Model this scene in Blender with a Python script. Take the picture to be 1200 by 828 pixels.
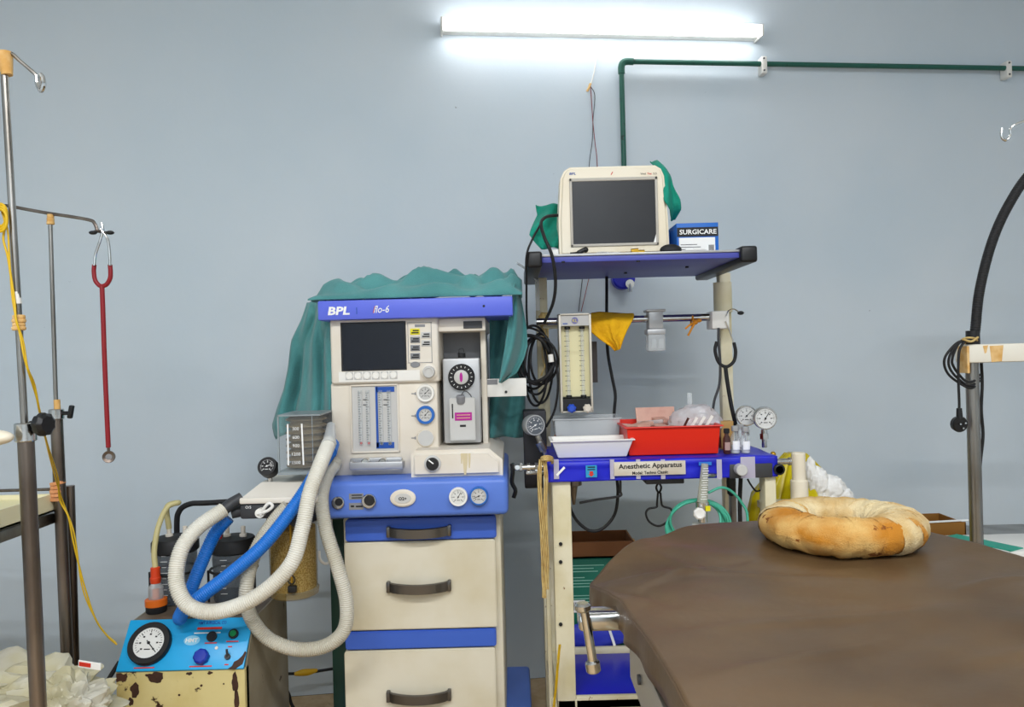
import bpy, bmesh, math, random
from mathutils import Vector, Matrix, noise, Quaternion
random.seed(7)
for o in list(bpy.data.objects): bpy.data.objects.remove(o)
scene = bpy.context.scene
COL = scene.collection
PI = math.pi
# ------------------------------------------------------------------ camera
F = 900.0; CH = 1.2; ROLL = math.radians(1.5)
cam_d = bpy.data.cameras.new('camera'); cam = bpy.data.objects.new('camera', cam_d); COL.objects.link(cam)
cam_d.sensor_width = 36; cam_d.lens = F/1200*36; cam_d.clip_start = .02
cam.matrix_world = Matrix.Translation((0, 0, CH)) @ Matrix.Rotation(PI/2, 4, 'X') @ Matrix.Rotation(-ROLL, 4, 'Z')
scene.camera = cam
# ------------------------------------------------------------------ world, lamps, exposure
w = bpy.data.worlds.new('world'); scene.world = w; w.use_nodes = True
w.node_tree.nodes['Background'].inputs[0].default_value = (.8, .9, 1, 1)
w.node_tree.nodes['Background'].inputs[1].default_value = .3
scene.view_settings.view_transform = 'Standard'; scene.view_settings.look = 'None'
scene.view_settings.gamma = 1; scene.view_settings.use_curve_mapping = False
scene.view_settings.exposure = 0.8
YAW = math.radians(6.5); TY = math.tan(YAW); WY = 2.83          # back wall: y = WY + TY*x
CEIL = 2.95
LAMP_SPOTS = [(-.8, -.35), (1.0, -.25), (.2, -1.5)]              # ceiling tubes over the room
LAMP_W = 27.0
TUBE_EMIT = 8.0
for lx, ly in LAMP_SPOTS:
    ld = bpy.data.lights.new('ceiling_tube_light', 'AREA'); ld.shape = 'RECTANGLE'; ld.size = 1.15; ld.size_y = .06
    ld.energy = LAMP_W; ld.color = (.97, .985, 1)
    lo = bpy.data.objects.new('ceiling_tube_light', ld); COL.objects.link(lo)
    lo.location = (lx, ly, CEIL-.075); lo.rotation_euler = (0, 0, YAW)

# ------------------------------------------------------------------ pixel -> place helpers
cr, sr = math.cos(ROLL), math.sin(ROLL)
def unroll(px, py):
    a, b = px-600, py-414
    return a*cr-b*sr, a*sr+b*cr
def W(px, py, Y):
    sx, sy = unroll(px, py)
    return Vector((sx/F*Y, Y, CH-sy/F*Y))
def onwall(px, py, off=0):
    sx, sy = unroll(px, py)
    Y = (WY-off/math.cos(YAW))/(1-TY*sx/F)
    return Vector((sx/F*Y, Y, CH-sy/F*Y))
def PXM(n, Y): return n/F*Y
def RC(px0, py0, px1, py1, Y):
    c = W((px0+px1)/2, (py0+py1)/2, Y); hw = PXM(abs(px1-px0), Y)/2; hh = PXM(abs(py1-py0), Y)/2
    return c.x-hw, c.x+hw, c.z-hh, c.z+hh
# ------------------------------------------------------------------ materials
def lin(c):
    if isinstance(c, str): c = tuple(int(c[i:i+2], 16)/255 for i in (0, 2, 4))
    return tuple(((x+.055)/1.055)**2.4 if x > .04045 else x/12.92 for x in c)+(1,)
MATS = {}
def mat(name, col, rough=.5, metal=0., col2=None, vscale=6., vlo=.4, vhi=.65, bump=0., bscale=80., alpha=1., trans=0.,
        emit=0., chip=None, chscale=12., chth=.66, coat=0., sheen=0., vdet=5., stretch=None, ior=1.45):
    if name in MATS: return MATS[name]
    m = bpy.data.materials.new(name); m.use_nodes = True; MATS[name] = m
    nt = m.node_tree; b = nt.nodes['Principled BSDF']; N = nt.nodes.new; Lk = nt.links.new
    b.inputs['Base Color'].default_value = lin(col); b.inputs['Roughness'].default_value = rough
    b.inputs['Metallic'].default_value = metal; b.inputs['Alpha'].default_value = alpha
    b.inputs['Transmission Weight'].default_value = trans; b.inputs['Coat Weight'].default_value = coat
    b.inputs['Sheen Weight'].default_value = sheen; b.inputs['IOR'].default_value = ior
    if emit:
        b.inputs['Emission Color'].default_value = lin(col); b.inputs['Emission Strength'].default_value = emit
    tc = N('ShaderNodeTexCoord'); src = tc.outputs['Object']
    if stretch:
        mp = N('ShaderNodeMapping'); mp.inputs['Scale'].default_value = stretch; Lk(src, mp.inputs[0]); src = mp.outputs[0]
    out = None
    if col2:
        n = N('ShaderNodeTexNoise'); n.inputs['Scale'].default_value = vscale; n.inputs['Detail'].default_value = vdet; Lk(src, n.inputs[0])
        r = N('ShaderNodeMapRange'); r.inputs[1].default_value = vlo; r.inputs[2].default_value = vhi; Lk(n.outputs[0], r.inputs[0])
        mx = N('ShaderNodeMix'); mx.data_type = 'RGBA'; mx.inputs[6].default_value = lin(col); mx.inputs[7].default_value = lin(col2)
        Lk(r.outputs[0], mx.inputs[0]); out = mx.outputs[2]
    if chip:
        n = N('ShaderNodeTexNoise'); n.inputs['Scale'].default_value = chscale; n.inputs['Detail'].default_value = 8; n.inputs['Roughness'].default_value = .65
        Lk(src, n.inputs[0])
        r = N('ShaderNodeMapRange'); r.inputs[1].default_value = chth; r.inputs[2].default_value = chth+.025; Lk(n.outputs[0], r.inputs[0])
        mx = N('ShaderNodeMix'); mx.data_type = 'RGBA'; mx.inputs[7].default_value = lin(chip)
        if out: Lk(out, mx.inputs[6])
        else: mx.inputs[6].default_value = lin(col)
        Lk(r.outputs[0], mx.inputs[0]); out = mx.outputs[2]
    if out: Lk(out, b.inputs['Base Color'])
    if bump:
        n = N('ShaderNodeTexNoise'); n.inputs['Scale'].default_value = bscale; n.inputs['Detail'].default_value = 4; Lk(src, n.inputs[0])
        bp = N('ShaderNodeBump'); bp.inputs['Strength'].default_value = bump; bp.inputs['Distance'].default_value = .01
        Lk(n.outputs[0], bp.inputs['Height']); Lk(bp.outputs[0], b.inputs['Normal'])
    return m
M_wall = mat('wall_paint', 'd0dae2', .6, col2='c8d5df', vscale=1.6, bump=.06, bscale=25, chip='7d8890', chscale=26, chth=.725)
M_ceil = mat('ceiling_paint', 'e4e8ea', .8)
M_floor = mat('terrazzo', 'b99a70', .35, col2='c8ad85', vscale=30, chip='4a3a2c', chscale=55, chth=.66)
M_grout = mat('floor_joint', '6d5a45', .8)
M_cream = mat('cream_plastic', 'e6dfd3', .42, col2='ddd3c2', vscale=5)
M_creamy = mat('aged_cream_paint', 'ded7c3', .45, col2='cfc4a6', vscale=4)
M_mon = mat('monitor_cream', 'efe6d2', .4, col2='e6dac0', vscale=5)
M_blue = mat('machine_blue', '5c7fd6', .4, col2='5478cc', vscale=5)
M_bluelid = mat('lavender_blue', '5e6ee0', .4)
M_bluedk = mat('drawer_blue', '3c63c4', .42)
M_trblue = mat('royal_blue_vinyl', '1c24c8', .4, col2='171caa', vscale=12, bump=.15, bscale=18)
M_shelfblue = mat('shelf_underside_blue', '4f55ae', .45, col2='474ea6', vscale=6)
M_chrome = mat('chrome', 'd6d6d4', .16, 1., col2='b8b8b6', vscale=20)
M_steel = mat('worn_steel', 'a8a5a0', .3, 1., col2='807a72', vscale=14, stretch=(1, 1, .2))
M_steeldk = mat('dull_steel', '8a8078', .36, 1., col2='5b5048', vscale=10, stretch=(1, 1, .25))
M_alu = mat('silver_paint', 'b4b5b6', .38, .35)
M_greymet = mat('handle_grey', '6a6866', .28, .9)
M_black = mat('black_plastic', '141416', .4)
M_rubber = mat('black_rubber', '1a1a1c', .62)
M_dkgrey = mat('dark_grey', '3a3b3e', .5)
M_midgrey = mat('mid_grey', '85868a', .5)
M_ltgrey = mat('light_grey', 'c6c5c2', .5)
M_white = mat('white_plastic', 'eceae4', .4)
M_screen = mat('dark_screen', '14171d', .12, col2='0e1220', vscale=2)
M_screen2 = mat('grey_screen', '282729', .2, col2='201f21', vscale=4)
M_teal = mat('teal_cloth', '589a9a', .85, col2='468586', vscale=5, bump=.25, bscale=220, sheen=.2)
M_teal2 = mat('green_surgical_cloth', '149a83', .85, col2='0f8872', vscale=6, bump=.25, bscale=220)
M_red = mat('red_plastic', 'e02408', .38)
M_green = mat('green_pipe_paint', '1d5a4c', .4, chip='12382f', chscale=30, chth=.62)
M_boxgreen = mat('green_card', '0f6a56', .6)
M_brown = mat('cardboard', '8a5a34', .8, col2='7c4f2c', vscale=8)
M_bed = mat('brown_vinyl', '5a452c', .42, col2='4a3824', vscale=4.5, vdet=8, bump=.5, bscale=7, chip='8a7868', chscale=40, chth=.73)
M_gauze = mat('stained_gauze', 'dcb874', .92, col2='bf7c20', vscale=10, vlo=.34, vhi=.6, bump=.5, bscale=420, chip='8a5018', chscale=26, chth=.60, stretch=(1, 1, 2))
M_gauze2 = mat('clean_gauze', 'e0cda2', .92, col2='c8a468', vscale=16, bump=.5, bscale=420)
M_tape = mat('bandage_tape', 'e6c084', .8, col2='d6a45c', vscale=40)
M_tapeo = mat('orange_bandage', 'e0a070', .8, col2='cf8a58', vscale=40)
M_yellow = mat('yellow_wire', 'd8b016', .5)
M_ybag = mat('yellow_bag', 'd6c40c', .3, col2='bda808', vscale=6)
M_ycloth = mat('yellow_elastic', 'f0b80e', .85, col2='e4a808', vscale=30, bump=.5, bscale=120)
M_hosew = mat('white_hose', 'dedbd0', .4, col2='cfcabb', vscale=9)
M_hoset = mat('clear_hose', 'd8d4c6', .35, col2='c6c0ae', vscale=9, alpha=.88)
M_hoseb = mat('blue_hose', '1e74d0', .38)
M_clear = mat('clear_plastic', 'dfe6e8', .12, alpha=.22)
M_clearw = mat('cloudy_plastic', 'dfe3e4', .25, alpha=.4)
M_smoke = mat('smoky_jar', '565d64', .2, alpha=.7)
M_amber = mat('amber_plastic', 'a88e4a', .25, alpha=.42)
M_lime = mat('absorber_granules', 'd9bf84', .8, col2='a4803c', vscale=260, vlo=.42, vhi=.56, vdet=2, bump=.8, bscale=260)
M_bellow = mat('bellows_rubber', '7a6c50', .5, col2='5c5040', vscale=9)
M_sblue = mat('suction_panel_blue', '1ba4e0', .35, col2='1b9bd4', vscale=8)
M_rust = mat('rusty_cream_paint', 'd8c98e', .5, col2='c9b676', vscale=9, chip='3a2218', chscale=17, chth=.605)
M_rustg = mat('rusty_grey_top', '776a5a', .5, col2='5a4a3c', vscale=9)
M_crust = mat('chipped_cream_steel', 'e0d8bc', .45, col2='d3c8a2', vscale=10, chip='7a5222', chscale=26, chth=.655)
M_magenta = mat('magenta', 'b01690', .5)
M_gold = mat('brass', 'b08a2a', .35, .7)
M_dial = mat('gauge_face', 'dcdcd8', .5)
M_dialdk = mat('gauge_face_dark', '5a6068', .5)
M_ink = mat('ink_black', '1b1b1d', .6)
M_inkred = mat('ink_red', 'cf3020', .6)
M_inkw = mat('ink_white', 'f4f4f2', .6)
M_inkblue = mat('ink_blue', '1c50a8', .6)
M_ringblue = mat('gauge_ring_blue', '2468bc', .4)
M_orange = mat('orange_plastic', 'e8701a', .4)
M_redrub = mat('red_tube', '8e1620', .45)
M_cotton = mat('cotton', 'f0efec', .95, bump=.6, bscale=60)
M_bag = mat('clear_bag', 'd8d0ac', .18, col2='e8e6df', vscale=7, alpha=.72, bump=.4, bscale=26)
M_bagw = mat('white_bag', 'e0ded6', .18, col2='cfc8a8', vscale=7, alpha=.75, bump=.4, bscale=26)
M_tubeg = mat('green_oxygen_tube', '4fc0a2', .3, alpha=.75)
M_tubey = mat('yellowed_tube', 'cfc48c', .35, alpha=.85)
M_glow = mat('tube_glow', 'ffffff', .5, emit=TUBE_EMIT)
M_yel = mat('yellow_key', 'e8dc10', .5)
M_cyan = mat('cyan_sticker', '2a9ac8', .5)
M_boxblue = mat('carton_blue', '1a68c4', .5)
M_rope = mat('gauze_rope', 'd2b878', .9, col2='b8965a', vscale=40)
M_stain = mat('stained_cream', 'e6d6ac', .45, alpha=.7)
M_tapec = mat('clear_tape', 'c9c4d8', .3, alpha=.75)
M_label = mat('label_plate', 'd9d2c4', .45, col2='cabfae', vscale=14)
M_pink = mat('pink_wrapper', 'dcae9c', .6, col2='c89484', vscale=18)

# ------------------------------------------------------------------ mesh builder
def spl(pts, n=8, closed=False):
    P = [Vector(p) for p in pts]; out = []
    m = len(P)
    for i in range(m if closed else m-1):
        p0 = P[i-1] if (i > 0 or closed) else P[0]*2-P[1]
        p1 = P[i]; p2 = P[(i+1) % m]
        p3 = P[(i+2) % m] if (i+2 < m or closed) else P[-1]*2-P[-2]
        for k in range(n):
            t = k/n
            out.append(.5*((2*p1)+(p2-p0)*t+(2*p0-5*p1+4*p2-p3)*t*t+(3*p1-p0-3*p2+p3)*t**3))
    if not closed: out.append(P[-1].copy())
    return out
def resample(pts, step):
    out = [pts[0].copy()]; acc = 0
    for a, b in zip(pts, pts[1:]):
        L = (b-a).length; d = step-acc
        while d <= L:
            out.append(a.lerp(b, d/L)); d += step
        acc = (acc+L) % step
    return out
class MB:
    def __init__(s): s.v = []; s.f = []
    def addbm(s, bm, mx=None):
        if mx is not None: bm.transform(mx)
        o = len(s.v); bm.verts.index_update()
        s.v += [v.co.copy() for v in bm.verts]
        s.f += [[o+v.index for v in f.verts] for f in bm.faces]; bm.free(); return s
    def box(s, x0, x1, y0, y1, z0, z1, bev=0., seg=2, mx=None):
        bm = bmesh.new(); bmesh.ops.create_cube(bm, size=1)
        for v in bm.verts: v.co = Vector(((x0+x1)/2+v.co.x*(x1-x0), (y0+y1)/2+v.co.y*(y1-y0), (z0+z1)/2+v.co.z*(z1-z0)))
        if bev: bmesh.ops.bevel(bm, geom=bm.edges[:], offset=bev, segments=seg, profile=.5, affect='EDGES')
        return s.addbm(bm, mx)
    def br(s, px0, py0, px1, py1, Y0, Y1, bev=0., seg=2):
        x0, x1, z0, z1 = RC(px0, py0, px1, py1, Y0); return s.box(x0, x1, Y0, Y1, z0, z1, bev, seg)
    def obox(s, c, size, axx, axz, bev=0.):
        x = Vector(axx).normalized(); z = Vector(axz).normalized(); y = z.cross(x).normalized(); z = x.cross(y)
        mx = Matrix((x, y, z)).transposed().to_4x4(); mx.translation = Vector(c)
        a, b, d = size; return s.box(-a/2, a/2, -b/2, b/2, -d/2, d/2, bev, mx=mx)
    def prism(s, poly, y0, y1, bev=0., seg=2):      # poly: (x, z), counter-clockwise seen from -y
        bm = bmesh.new(); vs = [bm.verts.new((x, y0, z)) for x, z in poly]
        f = bm.faces.new(vs); r = bmesh.ops.extrude_face_region(bm, geom=[f])
        for e in r['geom']:
            if isinstance(e, bmesh.types.BMVert): e.co.y = y1
        bmesh.ops.recalc_face_normals(bm, faces=bm.faces[:])
        if bev: bmesh.ops.bevel(bm, geom=[e for e in bm.edges if all(abs(v.co.y-y0) < 1e-6 for v in e.verts)], offset=bev, segments=seg, affect='EDGES')
        return s.addbm(bm)
    def rrect(s, x0, x1, z0, z1, y0, y1, r, bev=0., n=6):
        poly = []
        for cx, cz, a0 in ((x1-r, z1-r, 0), (x0+r, z1-r, 90), (x0+r, z0+r, 180), (x1-r, z0+r, 270)):
            for k in range(n+1):
                a = math.radians(a0+90*k/n); poly.append((cx+r*math.cos(a), cz+r*math.sin(a)))
        return s.prism(poly, y0, y1, bev)
    def lathe(s, prof, org, axis=(0, 0, 1), n=24, wob=None):
        q = Vector((0, 0, 1)).rotation_difference(Vector(axis).normalized()); org = Vector(org); o = len(s.v)
        for r, h in prof:
            for k in range(n):
                a = 2*PI*k/n; rr = max(r, 1e-5)*(wob(a, h) if wob else 1)
                s.v.append(org+q @ Vector((rr*math.cos(a), rr*math.sin(a), h)))
        for i in range(len(prof)-1):
            for k in range(n):
                a, b = o+i*n+k, o+i*n+(k+1) % n; s.f.append([a, b, b+n, a+n])
        if prof[0][0] > 1e-4: s.f.append([o+k for k in range(n)][::-1])
        if prof[-1][0] > 1e-4: s.f.append([o+(len(prof)-1)*n+k for k in range(n)])
        return s
    def cyl(s, p0, p1, r0, r1=None, n=18, bev=0.):
        p0 = Vector(p0); p1 = Vector(p1); L = (p1-p0).length; r1 = r0 if r1 is None else r1
        pr = [(r0, 0), (r1, L)] if not bev else [(r0-bev, 0), (r0, bev), (r1, L-bev), (r1-bev, L)]
        return s.lathe(pr, p0, p1-p0, n)
    def tube(s, pts, r, n=10, closed=False, rf=None):
        pts = [Vector(p) for p in pts]; m = len(pts); o = len(s.v)
        T = []
        for i in range(m):
            a = pts[i-1] if (i or closed) else pts[0]; b = pts[(i+1) % m] if (i < m-1 or closed) else pts[-1]
            d = b-a; T.append(d.normalized() if d.length > 1e-9 else Vector((0, 0, 1)))
        u = T[0].orthogonal().normalized(); acc = 0
        for i in range(m):
            if i:
                u = T[i-1].rotation_difference(T[i]) @ u; u = (u-T[i]*u.dot(T[i])).normalized(); acc += (pts[i]-pts[i-1]).length
            v = T[i].cross(u); rr = rf(acc, i/(m-1)) if rf else r
            for k in range(n):
                a = 2*PI*k/n; s.v.append(pts[i]+(u*math.cos(a)+v*math.sin(a))*rr)
        for i in range(m if closed else m-1):
            for k in range(n):
                a, b = o+i*n+k, o+i*n+(k+1) % n; j = (i+1) % m
                s.f.append([a, b, o+j*n+(k+1) % n, o+j*n+k])
        if not closed:
            s.f.append([o+k for k in range(n)][::-1]); s.f.append([o+(m-1)*n+k for k in range(n)])
        return s
    def sphere(s, c, r, sc=(1, 1, 1), sub=3, disp=None):
        bm = bmesh.new(); bmesh.ops.create_icosphere(bm, subdivisions=sub, radius=1)
        for v in bm.verts:
            d = 1+(disp(v.co) if disp else 0); v.co = Vector((v.co.x*sc[0], v.co.y*sc[1], v.co.z*sc[2]))*r*d+Vector(c)
        return s.addbm(bm)
    def grid(s, fn, nu, nv, closeu=False):
        o = len(s.v)
        for j in range(nv+1):
            for i in range(nu+(0 if closeu else 1)): s.v.append(Vector(fn(i/nu, j/nv)))
        w_ = nu if closeu else nu+1
        for j in range(nv):
            for i in range(nu):
                a = o+j*w_+i; b = o+j*w_+(i+1) % w_; s.f.append([a, b, b+w_, a+w_])
        return s
    def build(s, name, m, parent=None, smooth=35, solid=0., label=None):
        me = bpy.data.meshes.new(name); ob = bpy.data.objects.new(name, me)
        inv = wmat(parent).inverted() if parent else Matrix.Identity(4)
        if parent is None and s.v:
            lo = [min(v[i] for v in s.v) for i in range(3)]; hi = [max(v[i] for v in s.v) for i in range(3)]
            org = Vector(((lo[0]+hi[0])/2, (lo[1]+hi[1])/2, lo[2])); inv = Matrix.Translation(-org); ob.location = org
        me.from_pydata([inv @ Vector(v) for v in s.v], [], s.f); me.validate(); me.materials.append(m)
        bm = bmesh.new(); bm.from_mesh(me); bmesh.ops.recalc_face_normals(bm, faces=bm.faces[:]); bm.to_mesh(me); bm.free()
        if smooth:
            me.polygons.foreach_set('use_smooth', [True]*len(me.polygons)); me.set_sharp_from_angle(angle=math.radians(smooth))
        COL.objects.link(ob)
        if parent: ob.parent = parent
        if solid:
            md = ob.modifiers.new('thickness', 'SOLIDIFY'); md.thickness = solid; md.offset = 0
        if label: ob['label'] = label
        return ob
def wmat(o):
    m = Matrix.Identity(4)
    while o is not None:
        m = Matrix.Translation(o.location) @ m; o = o.parent
    return m
def tag(o, label, cat, group=None):
    o['label'] = label; o['category'] = cat
    if group: o['group'] = group
    return o
def thing(name, label, cat, loc, group=None):
    o = bpy.data.objects.new(name, None); COL.objects.link(o); o.location = loc; o.empty_display_size = .05
    return tag(o, label, cat, group)
def struct(o): o['kind'] = 'structure'; return o
def text(s, c, height, m, parent, n=(0, -1, 0), up=(0, 0, 1), width=None, name='lettering', bold=0., shear=0., lift=.0006):
    cu = bpy.data.curves.new('t', 'FONT'); cu.body = s; cu.align_x = 'CENTER'; cu.align_y = 'CENTER'
    cu.extrude = .01; cu.offset = bold; cu.shear = shear; cu.resolution_u = 2
    to = bpy.data.objects.new('t', cu); COL.objects.link(to)
    dg = bpy.context.evaluated_depsgraph_get(); me = bpy.data.meshes.new_from_object(to.evaluated_get(dg))
    bpy.data.objects.remove(to)
    xs = [v.co.x for v in me.vertices]; ys = [v.co.y for v in me.vertices]
    wx = max(xs)-min(xs); hy = max(ys)-min(ys); k = height/hy; kx = width/wx if width else k
    mx_, my_ = (max(xs)+min(xs))/2, (max(ys)+min(ys))/2
    N_ = Vector(n).normalized(); U = Vector(up); U = (U-N_*U.dot(N_)).normalized(); R_ = U.cross(N_)
    mb = MB(); mb.v = [Vector(c)+R_*(v.co.x-mx_)*kx+U*(v.co.y-my_)*k+N_*(lift+v.co.z*.03) for v in me.vertices]
    mb.f = [list(p.vertices) for p in me.polygons]; bpy.data.meshes.remove(me)
    return mb.build(name, m, parent, smooth=0)
def gauge(parent, name, c, r, n=(0, -1, 0), rim=None, face=None, depth=.02, rimw=.18, needle=130, ink=None, up=(0, 0, 1), label=None):
    rim = rim or M_chrome; face = face or M_dial; ink = ink or M_ink
    n = Vector(n).normalized(); c = Vector(c); U = Vector(up); U = (U-n*U.dot(n)).normalized(); R_ = U.cross(n)
    b = MB().lathe([(r*.9, -depth), (r, -depth*.8), (r, 0), (r*.96, .003), (r*(1-rimw), .003), (r*(1-rimw), .0005)], c, n, 32).build(name, rim, parent, label=label)
    MB().lathe([(r*(1-rimw)*1.01, .0004), (r*(1-rimw)*1.01, .001)], c, n, 32).build('dial_face', face, b)
    mk = MB(); ri = r*(1-rimw)
    for k in range(25):
        a = math.radians(225-270*k/24); d = R_*math.cos(a)+U*math.sin(a); t = n.cross(d)
        L = .2 if k % 4 == 0 else .1
        mk.obox(c+d*ri*(.88-L/2)+n*.0014, (ri*L, ri*(.05 if k % 4 == 0 else .025), .0004), d, n)
    for k in range(7):
        a = math.radians(225-270*k/6); d = R_*math.cos(a)+U*math.sin(a)
        mk.obox(c+d*ri*.56+n*.0014, (ri*.13, ri*.1, .0004), R_, n)
    mk.obox(c-U*ri*.42+n*.0014, (ri*.4, ri*.07, .0004), R_, n)
    mk.build('dial_marks', ink, b, smooth=0)
    a = math.radians(needle); d = R_*math.cos(a)+U*math.sin(a)
    nb = MB().obox(c+d*ri*.25+n*.002, (ri*.95, ri*.06, .0006), d, n); nb.cyl(c+n*.001, c+n*.003, ri*.1, n=10); nb.build('needle', ink, b, smooth=0)
    return b
def castor(parent, x, y, r=.035, z0=0.):
    c = MB().cyl((x-.012, y, z0+r), (x+.012, y, z0+r), r, n=20, bev=.004).build('castor_wheel', M_rubber, parent)
    MB().box(x-.018, x-.014, y-.014, y+.014, z0+r*.9, z0+2*r+.012).box(x+.014, x+.018, y-.014, y+.014, z0+r*.9, z0+2*r+.012).box(x-.018, x+.018, y-.016, y+.016, z0+2*r+.008, z0+2*r+.016).build('castor_fork', M_steel, c)
def hose(pts, r, m, name, parent=None, pitch=.0052, amp=.0011, n=12, straight=0):
    p = resample(spl(pts, 24), pitch/4)
    return MB().tube(p, r, n, rf=lambda s_, t: r+amp*math.sin(2*PI*s_/pitch)).build(name, m, parent, smooth=80)
def wave(x, y, z, s=1., o=0.): return noise.noise(Vector((x*s+o, y*s-o*.7, z*s+o*.3)))

# ================================================================== room
def roommx(): return Matrix.Rotation(YAW, 4, 'Z')
XL, XR, YF = -2.55, 2.75, -2.3
RM = Matrix.Translation((0, WY, 0)) @ roommx()       # local: back wall is y = 0, room towards -y
DEP = 5.0
def roombox(name, m, x0, x1, y0, y1, z0, z1): return struct(MB().box(x0, x1, y0, y1, z0, z1, mx=RM).build(name, m, smooth=0))
roombox('wall_back', M_wall, XL-.1, XR+.1, 0, .12, 0, CEIL)
roombox('wall_left', M_wall, XL-.12, XL, -DEP, 0, 0, CEIL)
roombox('wall_right', M_wall, XR, XR+.12, -DEP, 0, 0, CEIL)
roombox('wall_front', M_wall, XL, XR, -DEP-.12, -DEP, 0, CEIL)
roombox('ceiling', M_ceil, XL-.1, XR+.1, -DEP-.1, .1, CEIL, CEIL+.1)
floor = roombox('floor', M_grout, XL-.1, XR+.1, -DEP-.1, .1, -.12, -.004)
tile0 = None; TS = .53
for i in range(10):
    for j in range(9):
        x0, y1 = XL+i*TS, -j*TS
        c = RM @ Vector((x0+TS/2, y1-TS/2, 0))
        if tile0 is None:
            tile0 = MB().box(c.x-TS/2+.002, c.x+TS/2-.002, c.y-TS/2+.002, c.y+TS/2-.002, -.012, 0, .0015, 1, mx=Matrix.Translation(c) @ roommx() @ Matrix.Translation(-c)).build('floor_tile', M_floor, None, smooth=0)
            base = tile0.location.copy(); tile0.parent = floor; tile0.location = base-floor.location; c0 = c; t = tile0
        else:
            t = tile0.copy(); COL.objects.link(t); t.parent = floor; t.location = base-floor.location+(c-c0)
# ceiling tube fittings (their lamps are at the top of the script)
for i, (lx, ly) in enumerate(LAMP_SPOTS):
    t = thing('ceiling_tube_fitting', 'white batten tube fitting mounted on the ceiling', 'light', (lx, ly, CEIL), 'ceiling tube fittings')
    mx = Matrix.Translation((lx, ly, CEIL)) @ roommx()
    MB().box(-.62, .62, -.03, .03, -.035, 0, .004, mx=mx).build('housing', M_white, t)
    MB().box(-.6, .6, -.018, .018, -.06, -.035, .008, mx=mx).build('diffuser', M_white, t)

# ------------------------------------------------------------------ wall tube light
A = onwall(516, 37, 0); B = onwall(885, 44, 0); zt = (A.z+B.z)/2; A.z = B.z = zt
mxw = lambda p: Matrix.Translation(p) @ roommx()
mid = (A+B)/2; half = (B-A).length/2; hh = PXM(13, 2.87)/2
t = thing('tube_light', 'lit white batten tube light fixed high on the blue wall', 'light', (mid.x, mid.y, zt-hh))
MB().box(-half, half, -.05, -.001, -hh+.006, hh-.006, .002, mx=mxw(mid)).build('housing', M_white, t)
MB().box(-half+.008, half-.008, -.078, -.0502, -hh, hh, .008, 3, mx=mxw(mid)).build('diffuser', M_glow, t)
for s_ in (-1, 1): MB().box(s_*(half-.004)-.004, s_*(half-.004)+.004, -.078, -.001, -hh-.001, hh+.001, .003, mx=mxw(mid)).build('end_cap', M_white, t)
# wiring under it
t = thing('lamp_flex', 'thin white flex hanging from the tube light with a taped joint', 'wire', onwall(693, 105, .01))
MB().tube(spl([onwall(702, 47, .02), onwall(700, 62, .008), onwall(696, 85, .006), onwall(692, 100, .008)], 6), .0022, 6).build('white_lead', M_white, t)
MB().tube(spl([onwall(692, 98, .008), onwall(690, 103, .012), onwall(688, 107, .01)], 5), .0045, 8).build('tape_joint', M_tape, t)
for k, pts in enumerate(([(692, 101), (697, 112), (695, 140), (694, 165), (690, 200), (686, 290), (682, 330), (678, 365)], [(692, 101), (693, 115), (695, 145), (697, 165), (700, 200), (697, 290), (688, 335), (681, 365)])):
    MB().tube(spl([onwall(x, y, .007+.004*k) for x, y in pts], 8), .0014, 5).build('thin_wire', M_redrub if k else M_dkgrey, t)
# ------------------------------------------------------------------ green pipe
t = thing('gas_pipe', 'dark green painted gas pipe running along the wall and down', 'pipe', onwall(728, 72, .03))
pr = .0095; e = onwall(728, 72, .03); r_end = onwall(1250, 80, .03); zc = onwall(728, 72, .03).z
hp = [Vector((e.x+.03, e.y+.03*TY, zc)), Vector((r_end.x+.2, r_end.y+.2*TY, zc-.0))]
MB().tube([hp[0].lerp(hp[1], k/20) for k in range(21)], pr, 12).build('horizontal_run', M_green, t)
dn = onwall(729, 328, .03); dn.x = e.x; dn.y = e.y
MB().tube([Vector((e.x, e.y, zc-.03)), dn], pr, 12).build('drop_run', M_green, t)
MB().tube(spl([Vector((e.x, e.y, zc-.045)), Vector((e.x, e.y, zc-.02)), Vector((e.x+.006, e.y, zc-.006)), Vector((e.x+.02, e.y+.002, zc)), Vector((e.x+.045, e.y+.005, zc))], 6), pr*1.35, 12).build('elbow', M_green, t)
for px in (893, 1178):
    c = onwall(px, 76, .02); c.z = zc-.004
    cl = MB().box(-.011, .011, -.024, .018, -.036, .03, .005, mx=mxw(c)).build('pipe_clamp', M_white, t)
    for dz in (-.025, .02): MB().cyl(c+Vector((0, -.022, dz)), c+Vector((0, -.027, dz)), .0035, n=10).build('screw', M_dkgrey, cl)
t = thing('gas_outlet', 'blue gas outlet with grey connector under the monitor shelf', 'outlet', onwall(730, 325, .03))
c = onwall(730, 326, .03)
MB().cyl(c+Vector((0, .03, 0)), c+Vector((0, -.03, 0)), .042, n=24, bev=.006).build('outlet_body', M_trblue, t)
MB().cyl(c+Vector((.016, -.03, -.022)), c+Vector((.016, -.062, -.026)), .016, n=16).cyl(c+Vector((.016, -.055, -.026)), c+Vector((.016, -.055, -.055)), .008, n=12).build('connector', M_chrome, t)

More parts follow.
